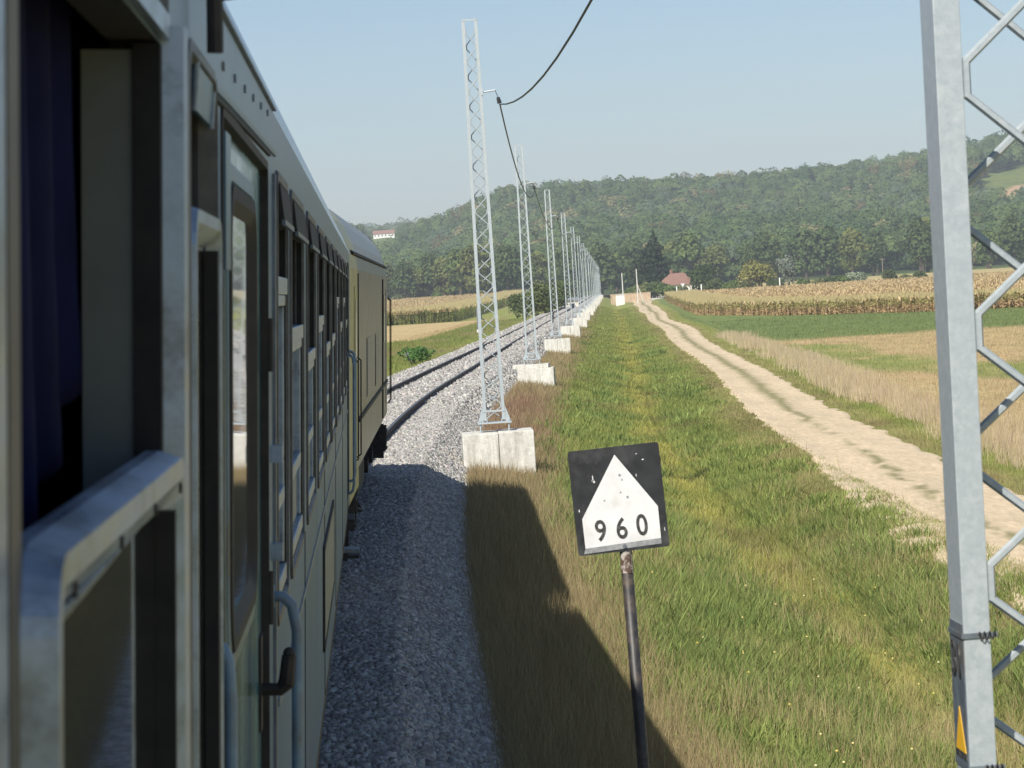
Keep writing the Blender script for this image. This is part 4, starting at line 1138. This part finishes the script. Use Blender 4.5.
# ---- narrow window beside it, with its top vent tipped out
q = MB(); ring(q, 3.29, 3.91, WZ0-.04, WZ1+.04, .07, [(0, CX+.001), (.006, CX+.016), (.022, CX+.018), (.035, CX-.01), (.03, CX-.052)], 6)
wb = q.build('window', MAT['winframe'], coach); wb['label'] = 'narrow window with its small top vent tipped outwards'
q = MB(); ring(q, 3.315, 3.885, WZ0-.01, 3.12, .05, [(0, CX+.004), (.006, CX+.024), (.022, CX+.024), (.045, CX+.003), (.045, CX-.02), (0, CX-.02)], 6); q.build('sash', MAT['alu'], wb)
q = MB(); rpane(q, 3.355, 3.845, WZ0+.03, 3.08, CX+.001, .02); q.build('pane', MAT['glass'], wb)
MB().box(CX+.002, CX+.022, 3.80, 3.84, WZ0+.05, 3.07).build('rubber_seal', MAT['black'], wb)
q = MB(); q.hexa([(CX+.002, 3.50, 3.25), (CX+.008, 3.50, 3.25), (CX+.008, 3.87, 3.25), (CX+.002, 3.87, 3.25), (CX+.008, 3.50, 3.31), (CX+.014, 3.50, 3.31), (CX+.014, 3.87, 3.31), (CX+.008, 3.87, 3.31)])
q.build('vent_pane', MAT['blue'], wb)
q = MB(); q.tube([(CX+.009, 3.50, 3.245), (CX+.014, 3.50, 3.315), (CX+.014, 3.87, 3.315), (CX+.009, 3.87, 3.245)], .004, 6); q.box(CX+.0, CX+.014, 3.30, 3.33, 3.23, 3.33); q.build('vent_frame', MAT['alu'], wb)
# ---- pipe with a hook above it
q = MB(); q.tube([(CX+.03, 3.62, 3.33), (CX+.028, 3.62, 3.55), (CX+.005, 3.62, 3.62)], .011, 8); q.box(CX, CX+.03, 3.60, 3.64, 3.45, 3.47)
q.build('drain_pipe', MAT['dark_metal'], coach)
q = MB(); q.tube([(CX-.005, 4.15, 3.46), (CX+.035, 4.15, 3.465), (CX+.05, 4.15, 3.50)], .006, 6); q.build('roof_hook', MAT['dark_metal'], coach)
# ---- door
DX = CX-.014
q = MB(); ring(q, 4.27, 6.10, 1.16, 3.31, .03, [(0, CX-.05), (0, CX+.004), (.018, CX+.004), (.022, CX-.05)], 3); q.build('door_frame', MAT['dark_metal'], coach)
door_holes = [(4.74, 5.70, 2.41, 3.17)]
q = wall_holes(4.30, 6.072, 1.19, 3.29, door_holes, DX, .03); dr = q.build('door', [MAT['door'], MAT['black']], coach, fix=False)
q = MB(); ring(q, 4.70, 5.74, 2.37, 3.21, .12, [(0, DX+.001), (.004, DX+.008), (.03, DX+.009), (.055, DX-.005), (.06, DX-.03), (.0, DX-.031)], 9); q.build('window_seal', MAT['black'], dr)
q = MB(); ring(q, 4.665, 5.775, 2.335, 3.245, .15, [(0, DX+.0005), (.004, DX+.003), (.032, DX+.004), (.034, DX+.0008)], 9); q.build('window_trim', MAT['blue'], dr)
q = MB(); rpane(q, 4.755, 5.685, 2.425, 3.155, DX-.003, .08); q.build('window_pane', MAT['glass'], dr)
q = MB(); q.tube([(DX, 5.97, 2.14), (DX+.045, 5.97, 2.14), (DX+.060, 5.97, 2.155), (DX+.066, 5.97, 2.215)], [.015, .015, .019, .016], 8); q.sphere((DX+.066, 5.97, 2.22), .014, .014, .014)
q.box(DX, DX+.006, 5.93, 6.01, 2.05, 2.26); q.build('handle', MAT['dark_metal'], dr)
for z_ in (1.7, 2.33, 2.9):
    q = MB(); q.tube([(CX+.006, 6.09, z_-.06), (CX+.006, 6.09, z_+.06)], .008, 8); q.build('hinge', MAT['dark_metal'], dr)
def handrail(y_, z0, z1, off=.06, r=.0135):
    q = MB(); pts = [(CX-.005, y_, z1), (CX+off*.45, y_, z1), (CX+off*.8, y_, z1-.02), (CX+off, y_, z1-.08), (CX+off, y_, z0+.08), (CX+off*.8, y_, z0+.02), (CX+off*.45, y_, z0), (CX-.005, y_, z0)]
    q.tube(pts, r, 10); q.tube([(CX, y_, z1), (CX+.008, y_, z1)], .028, 10); return q.build('handrail', MAT['handrail'], coach, smooth=True)
handrail(6.30, 1.25, 2.31); handrail(4.12, 1.25, 2.47, .022, .010); handrail(24.5, 1.25, 2.5); handrail(26.15, 1.25, 2.5)
for zc_ in (2.39, 2.62): MB().box(CX-.003, CX+.026, 6.33, 6.37, zc_, zc_+.04).build('door_catch', MAT['alu'], coach)
q = MB(); q.box(CX-.004, CX+.008, 6.42, 6.46, 1.3, 3.30); q.build('cover_strip', MAT['alu_dull'], coach)
# rain gutter arched over the door, with clips
gp = [(4.05, 3.312), (4.4, 3.318), (5.0, 3.326), (5.6, 3.333), (6.2, 3.340), (6.55, 3.345)]
q = MB(); q.loft([[(CX-.002, y_, z_), (CX+.006, y_, z_+.002), (CX+.007, y_, z_+.012), (CX+.005, y_, z_+.014), (CX-.002, y_, z_+.022)] for y_, z_ in gp]); q.build('rain_gutter', MAT['body'], coach)
q = MB(); q.loft([[(CX-.001, y_, z_-.012), (CX+.006, y_, z_-.011), (CX+.006, y_, z_-.002), (CX-.001, y_, z_-.002)] for y_, z_ in gp[:-1]]); q.build('gutter_seal', MAT['black'], coach)
q = MB(); 
for k in range(6): q.box(CX-.002, CX+.004, 4.32+.36*k, 4.34+.36*k, 3.366+.010*k, 3.380+.010*k)
q.build('clips', MAT['alu_dull'], coach)
q = MB(); q.box(CX-.002, CX+.008, 4.2, 6.5, 3.452, 3.458); q.build('seam', MAT['alu_dull'], coach)
q = MB(); q.box(CX-.002, CX+.006, 4.31, 4.46, 3.05, 3.27); q.build('door_lamp_box', MAT['blue'], coach)
# end door, steps, hatches
q = MB(); q.box(CX-.05, CX-.02, 24.702, 25.898, 1.162, 3.348); d2 = q.build('door', MAT['yellow'], coach)
q = MB(); rpane(q, 25.0, 25.6, 2.35, 3.2, CX-.015, .1); q.build('window_pane', MAT['glass'], d2)
for y_ in (5.1, 25.2):
    q = MB()
    for z_, o_ in ((.95, .06), (.62, .10)): q.box(CX-.2, CX+o_, y_-.35, y_+.35, z_, z_+.03)
    for s_ in (-.36, .33): q.box(CX-.2, CX-.0, y_+s_, y_+s_+.03, .6, 1.07)
    q.build('footstep', MAT['dark_metal'], coach)
q = MB(); q.box(CX-.1, CX+.12, 22.1, 22.35, .93, .96); q.build('rerail_step', MAT['alu_dull'], coach)
q = MB(); ring(q, 12.6, 15.6, 1.35, 1.85, .03, [(0, CX+.001), (0, CX+.012), (.03, CX+.012), (.03, CX+.001)], 3); q.build('hatch_frame', MAT['dark_metal'], coach)
q = MB(); q.box(CX-.001, CX+.010, 12.64, 15.56, 1.39, 1.81); q.build('hatch_cover', MAT['alu_dull'], coach)
for y_ in (3.22, 4.2, 6.55, 9.33, 13.05, 16.8, 20.55, 24.3):
    MB().box(CX-.001, CX+.003, y_, y_+.025, 1.09, 2.2).build('panel_seam', MAT['dark_metal'], coach)
q = MB(); q.box(CX-.001, CX+.006, 6.7, 24.5, 1.99, 2.01); q.build('waist_moulding', MAT['alu_dull'], coach)
def bogie(parent, yc_, wb=2.5, wr=.46, col_='dark_metal'):
    q = MB()
    for sx in (-1, 1):
        q.loft([[(sx*.98, yc_+y_, z0), (sx*1.10, yc_+y_, z0), (sx*1.10, yc_+y_, z1), (sx*.98, yc_+y_, z1)] for y_, z0, z1 in ((-1.7, .6, .78), (-.8, .55, .78), (-.4, .36, .62), (.4, .36, .62), (.8, .55, .78), (1.7, .6, .78))])
        for k in (-1, 1):
            q.tube([(sx*1.0, yc_+k*wb/2, .46), (sx*1.2, yc_+k*wb/2, .46)], .13, 12)
            q.tube([(sx*1.05, yc_+k*wb/2, .58), (sx*1.05, yc_+k*wb/2, .82)], .08, 10)
    q.box(-1.0, 1.0, yc_-.3, yc_+.3, .5, .8); q.build('bogie', MAT[col_], parent)
    for k in (-1, 1):
        q = MB()
        for sx in (-1, 1):
            q.tube([(sx*.69, yc_+k*wb/2, wr), (sx*.72, yc_+k*wb/2, wr), (sx*.80, yc_+k*wb/2, wr)], [wr+.03, wr, wr], 28)
        q.tube([(-.8, yc_+k*wb/2, wr), (.8, yc_+k*wb/2, wr)], .08, 10); q.build('wheelset', MAT['rust'], parent)
bogie(coach, 3.2); bogie(coach, 22.9)
q = MB(); q.box(-1.2, 1.2, 9, 12.2, .45, .95); q.box(-1.1, 1.15, 13.5, 16, .5, .95); q.build('equipment_box', MAT['dark_metal'], coach)

# ------------------------------------------------------------------ locomotive
LY0, LL = 28.0, 19.3
hl = (float(xc(44.5))-float(xc(31.))) / 13.5
lx = float(xc(31.))-3.0*hl-.03
loco = empty('locomotive', (lx, LY0, 0), (0, ROLL, -hl)); tag(loco, 'beige grey locomotive with a yellow rear end, leading the train round the curve', 'locomotive', 'coupled vehicles of the train')
LX = 1.385
lp = [(LX, 1.05), (LX, 3.34), (LX-.02, 3.48), (LX-.07, 3.66), (LX-.17, 3.86), (LX-.34, 4.05), (LX-.6, 4.18), (0, 4.25)]
lf = lp+[(-x, z) for x, z in reversed(lp[:-1])]
def lsec(y_, s=1): return [(x*s, y_, z) for x, z in lf]
q = MB(); q.loft([lsec(3.2), lsec(6), lsec(12), lsec(LL-1.2), [(x*.985, LL-.35, z if z < 3.2 else z-.10) for x, z in lf], [(x*.90, LL, z if z < 2.9 else 2.75+(z-2.75)*.75) for x, z in lf]])
q.build('body', MAT['loco'], loco)
q = MB(); q.loft([[(x*.97, .0, z) for x, z in lf], [(x*1.0, .12, z) for x, z in lf], lsec(3.195)])
q.build('rear_end', MAT['yellow'], loco)
q = MB(); q.box(LX-.3, LX+.003, .1, 3.4, .84, 1.047); q.build('rear_skirt', MAT['yellow'], loco)
q = MB(); q.box(LX-.001, LX+.012, 3.2, 3.27, 1.3, 3.3); q.build('door_gap', MAT['black'], loco)
q = MB(); rpane(q, 1.95, 2.7, 1.25, 3.15, LX+.010, .05, .012); dd = q.build('door', MAT['yellow'], loco)
q = MB(); rpane(q, 2.1, 2.55, 2.3, 3.0, LX+.014, .05, .006); q.build('window_pane', MAT['windark'], dd)
for y_, z0, z1 in ((1.86, 1.2, 2.35), (2.8, 1.2, 2.35), (LL-1.1, 1.2, 3.0), (LL-.25, 1.2, 3.0)):
    q = MB(); q.tube([(LX, y_, z1), (LX+.05, y_, z1-.04), (LX+.05, y_, z0+.04), (LX, y_, z0)], .010, 6); q.build('handrail', MAT['dark_metal'], loco)
for y0 in (6.6, 10.6):
    q = MB(); q.box(LX-.001, LX+.01, y0, y0+2.2, 1.75, 2.5)
    for k in range(14): q.hexa([(LX+.009, y0+.05, 1.79+k*.049), (LX+.016, y0+.05, 1.785+k*.049), (LX+.016, y0+2.15, 1.785+k*.049), (LX+.009, y0+2.15, 1.79+k*.049), (LX+.009, y0+.05, 1.82+k*.049), (LX+.012, y0+.05, 1.82+k*.049), (LX+.012, y0+2.15, 1.82+k*.049), (LX+.009, y0+2.15, 1.82+k*.049)])
    q.build('louvre', MAT['loco'], loco)
q = MB(); q.box(LX-.001, LX+.022, 3.3, LL-1.3, 1.58, 1.63); q.build('side_moulding', MAT['dark_metal'], loco)
q = MB(); q.loft([[(LX-.05, y_, 3.50), (LX+.004, y_, 3.50), (LX+.004, y_, 3.52), (LX-.05, y_, 3.56)] for y_ in (1.8, LL-1.3)]); q.build('gutter', MAT['dark_metal'], loco)
q = MB(); q.box(LX-.001, LX+.02, 14.75, 14.83, 1.1, 3.3); q.build('cab_seam', MAT['black'], loco)
q = MB(); rpane(q, 15.6, 16.4, 2.3, 3.05, LX+.008, .06, .009); q.build('cab_window', MAT['windark'], loco)
q = MB(); rpane(q, 17.1, 17.75, 1.25, 3.15, LX+.008, .05, .009); q.build('cab_door', MAT['loco'], loco)
q = MB(); q.box(-1.15, 1.15, LL-.06, LL-.0+.02, 2.45, 3.05); q.build('windscreen', MAT['windark'], loco)
q = MB(); q.box(-1.2, 1.2, LL-.3, LL+.12, .82, 1.04)
for sx in (-1, 1): q.tube([(sx*.88, LL+.1, 1.0), (sx*.88, LL+.55, 1.0)], .09, 12); q.tube([(sx*.88, LL+.55, 1.0), (sx*.88, LL+.60, 1.0)], .23, 16)
q.build('buffer_beam', MAT['dark_metal'], loco)
q = MB(); q.loft([[(sx_*x, y_, z) for sx_ in (1,) for x, y_, z in ((1.3, LL-.1, .2), (1.3, LL-.05, .8), (1.3, LL+.02, .8), (1.3, LL+.08, .2))], [(0, LL+.25, .2), (0, LL+.2, .8), (0, LL+.27, .8), (0, LL+.33, .2)], [(-1.3, LL-.1, .2), (-1.3, LL-.05, .8), (-1.3, LL+.02, .8), (-1.3, LL+.08, .2)]]); q.build('rail_guard', MAT['dark_metal'], loco)
for ya in (17.1, 1.98):
    q = MB()
    for z_ in (.47, .76): q.box(LX-.25, LX+.02, ya, ya+.6, z_, z_+.03)
    for yb_ in (ya-.04, ya+.601): q.box(LX-.2, LX, yb_, yb_+.038, .44, .855)
    q.build('cab_step', MAT['dark_metal'], loco)
q = MB()
for k in range(3): q.tube([(LX-.25+.1*k, 3.0+.3*k, .95), (LX-.15+.05*k, 3.1+.3*k, .55), (LX-.1+.05*k, 3.4+.3*k, .5), (LX-.2, 3.6+.3*k, .9)], .03, 6)
q.build('brake_hose', MAT['black'], loco)
q = MB(); q.box(-1.1, 1.2, 7.6, 11.4, .35, 1.0); q.build('fuel_tank', MAT['dark_metal'], loco)
bogie(loco, 4.4, 2.4, .5); bogie(loco, 14.6, 2.4, .5)
q = MB(); q.box(-.8, .8, 3, 6, 4.2, 4.36); q.build('roof_housing', MAT['roofgrey'], loco)
q = MB(); q.box(-.55, .55, CY1+.0, LY0-.02, 1.25, 3.2); gg = q.build('gangway', MAT['black'], None); tag(gg, 'dark rubber gangway between the coach and the locomotive', 'gangway')
gg.rotation_euler = (0, ROLL, 0); gg.location = (-1.865, 0, 0)

# ------------------------------------------------------------------ far buildings, poles and small trackside things
def house(name, x, y, z, L, W_, H, roofh, wallm, roofm, rot, label, nwin=3, chim=True, hip=.0):
    e = empty(name, (x, y, z), (0, 0, rot)); tag(e, label, 'house')
    q = MB(); q.box(-L/2, L/2, -W_/2, W_/2, -1, H); q.build('wall', MAT[wallm], e)
    q = MB(); o = .35
    q.add([(-L/2-o, -W_/2-o, H-.05), (L/2+o, -W_/2-o, H-.05), (L/2+o, W_/2+o, H-.05), (-L/2-o, W_/2+o, H-.05), (-L/2-o+hip, 0, H+roofh), (L/2+o-hip, 0, H+roofh)],
          [(0,1,5,4), (2,3,4,5), (0,4,3), (1,2,5), (0,3,2,1)])
    rf = q.build('roof', MAT[roofm], e)
    if chim: q = MB(); q.box(-L*.2-.3, -L*.2+.3, -.3, .3, H+roofh*.5, H+roofh+.9); q.build('chimney', MAT[roofm], rf)
    for i in range(nwin):
        xw_ = -L/2+L*(i+.5)/nwin
        q = MB(); q.box(xw_-.5, xw_+.5, -W_/2-.03, -W_/2+.05, H*.35, H*.78); w__ = q.build('window', MAT['white'], e)
        q = MB(); q.box(xw_-.4, xw_+.4, -W_/2-.05, -W_/2-.033, H*.35+.1, H*.78-.1); q.build('pane', MAT['windark'], w__)
    q = MB(); q.box(L*.5-.01, L*.5+.04, -.5, .5, -.2, 1.9); q.build('door', MAT['wood'], e)
    return e
xh = atx(678, 275, 705)
house('farmhouse', xh, 705, gz(xh, 705), 8.2, 7, 2.7, 3.0, 'plaster', 'tiles', .35, 'small house with a reddish brown hipped roof and chimney beside the tall dark conifer', 3, True, 2.6)
xh = 1.2+10*1750/F; y_ = 1800.
house('hilltop_house', 9.5, y_, float(hill_z(9.5, y_))-.3, 14, 7, 2.6, 2.4, 'whitewall', 'tiles', 0, 'long white house with a red roof on the ridge beside the locomotive roof', 6, False, 0)
xh = 96*1790/F
house('hilltop_barn', 56., 1700, float(hill_z(56., 1700))+7.5, 11, 7, 2.2, .8, 'whitewall', 'roofgrey', 0, 'small pale low building in the trees near the hilltop left of the first mast', 2, False, 0)
xh = atx(571.5, 296, 430)
house('track_hut', xh, 430, gz(xh, 430), 2.2, 2.2, 2.0, .5, 'plaster', 'roofgrey', 0, 'tiny beige hut left of the far track between the fourth and fifth masts', 1, False, .6)
# crossing: pinkish wall, white cabinet, poles, triangular sign
x = atx(631, 292, 640)
q = MB(); q.box(-4.8, 4.8, -.2, .2, -.5, 2.0); q.box(-4.9, 4.9, -.27, .27, 2.0, 2.12)
for k in range(5): q.box(-4.8+2.3*k, -4.5+2.3*k, -.26, .26, -.5, 2.0)
o = q.build('garden_wall', MAT['pinkwall']); o.location = (x, 640, gz(x, 640)); tag(o, 'low pinkish plaster wall at the level crossing at the end of the dirt road', 'wall')
x = atx(620.5, 293, 605); e = empty('equipment_cabinet', (x, 605, gz(x, 605))); tag(e, 'white equipment cabinet in front of the low pinkish wall at the level crossing', 'cabinet')
q = MB(); q.box(-.95, .95, -.6, .6, .1, 2.3); q.build('cabinet_body', MAT['whitewall'], e, bevel=.03)
q = MB(); q.box(-1.02, 1.02, -.68, .68, 2.3, 2.42); q.build('cabinet_roof', MAT['white'], e)
q = MB(); q.box(-1.0, 1.0, -.65, .65, -.4, .1); q.build('plinth', MAT['concrete'], e)
for s_ in (-1, 1): q = MB(); q.box(s_*.46-.40, s_*.46+.40, -.62, -.603, .2, 2.2); q.build('door', MAT['white'], e)
def pole(name, px, py, d, h, r, mat, label, group=None, arm=0.):
    x = atx(px, py, d); e = empty(name, (x, d, gz(x, d))); tag(e, label, 'pole', group)
    q = MB(); q.tube([(0, 0, -.5), (0, 0, h)], [r, r*.6], 8); q.build('shaft', MAT[mat], e)
    if arm:
        q = MB(); q.box(-arm, arm, -.05, .05, h-.5, h-.38)
        for s_ in (-1, 0, 1): q.tube([(s_*arm*.85, 0, h-.38), (s_*arm*.85, 0, h-.2)], .04, 6)
        q.build('crossarm', MAT[mat], e)
    return e
pole('concrete_pole', 623.5, 290, 620, 7.2, .17, 'concrete', 'slim pale concrete pole rising behind the white cabinet')
p_ = pole('concrete_pole', 638.5, 294, 600, 7.6, .17, 'concrete', 'slim pale concrete pole with a strut at the bend of the dirt road')
q = MB(); q.tube([(1.3, 0, -.4), (.05, 0, 4.2)], [.12, .09], 8); q.build('strut', MAT['concrete'], p_)
for i, (px, h) in enumerate(((406.5, 7.6), (427.5, 9.5), (436.5, 8.6), (445, 9.8), (465.5, 9.2))):
    pole('wooden_pole', px, 297, 985-6*i, h+2, .16, 'wood', ['leftmost', 'second from the left', 'middle', 'fourth from the left', 'rightmost'][i]+' of five wooden poles behind the far left corn field', 'wooden poles behind the far corn', .7)
pole('wooden_pole', 886.5, 274, 655, 6.4, .13, 'wood', 'wooden pole standing behind the right corn field beside a dark shrub', None, .6)
for px, h, lab in ((677.5, 2.6, 'short white post left of the small triangular sign'), (690, 2.4, 'short white post just right of the small triangular sign'), (702.5, 2.8, 'rightmost short white post beyond the left end of the right corn field'), (782, 3.2, 'short white post behind the right corn beneath the grey green tree')):
    x = atx(px, 286, 640); o = MB().box(-.12, .12, -.12, .12, -.4, h).build('marker_post', MAT['whitewall']); o.location = (x, 640, gz(x, 640)); tag(o, lab, 'post')
x = atx(683.8, 286, 637); e = empty('triangular_sign', (x, 637, gz(x, 637))); tag(e, 'small white triangular road sign pointing down behind the corn left of the farmhouse bushes', 'sign')
MB().tube([(0, 0, -.4), (0, 0, 2.9)], .05, 6).build('post', MAT['galv'], e)
q = MB(); q.add([(-.50, -.06, 3.3), (.50, -.06, 3.3), (0, -.06, 2.4), (-.50, -.09, 3.3), (.50, -.09, 3.3), (0, -.09, 2.4)], [(0,1,2), (5,4,3), (0,3,4,1), (1,4,5,2), (2,5,3,0)]); q.build('plate', MAT['white'], e)
# trackside
y_ = 234.; x = float(xc(y_))+1.35; e = empty('ground_signal', (x, y_, -.25)); tag(e, 'small black ground signal at the right rail between the third and fourth masts', 'signal')
MB().box(-.07, .07, -.07, .07, 0, .55).build('post', MAT['dark_metal'], e)
q = MB(); q.prism([(-.16, .5), (.16, .5), (.16, 1.15), (.08, 1.3), (-.08, 1.3), (-.16, 1.15)], -.1, .1, lambda a, b, c: (a, c, b)); q.build('lamp_housing', MAT['black'], e)
x = atx(478.5, 320, 300); e = empty('trackside_post', (x, 300, -1.25)); tag(e, 'narrow pale grey trackside post left of the rails, seen past the first mast', 'post')
MB().box(-.17, .17, -.12, .12, 0, 2.5).build('shaft', MAT['alu_dull'], e, bevel=.02); MB().box(-.24, .24, -.2, .2, -.2, .12).build('base', MAT['concrete'], e)
x = atx(413, 362, 166); e = empty('leaning_stake', (x, 166, gz(x, 166)), (0, R(-22), 0)); tag(e, 'short dark leaning stake in the weeds left of the track', 'stake')
MB().tube([(0, 0, -.2), (0, 0, 1.0)], [.05, .035], 6).build('shaft', MAT['dark_metal'], e); MB().box(-.12, .12, -.02, .02, .86, .98).build('cap', MAT['alu_dull'], e)


# ------------------------------------------------------------------ haze
hz = MB(); hz.box(-3400, 4200, -760, 4700, -4.5, 190)
ho = hz.build('haze', None); m = bpy.data.materials.new('haze'); m.use_nodes = True; n = m.node_tree; n.nodes.clear()
out = n.nodes.new('ShaderNodeOutputMaterial'); pv = n.nodes.new('ShaderNodeVolumePrincipled')
pv.inputs['Color'].default_value = (.82,.90,1.0,1); pv.inputs['Density'].default_value = HAZE; pv.inputs['Anisotropy'].default_value = .0
n.links.new(pv.outputs[0], out.inputs['Volume']); ho.data.materials.append(m)
tag(ho, 'thin pale summer haze over the fields and hill', 'haze', kind='stuff')
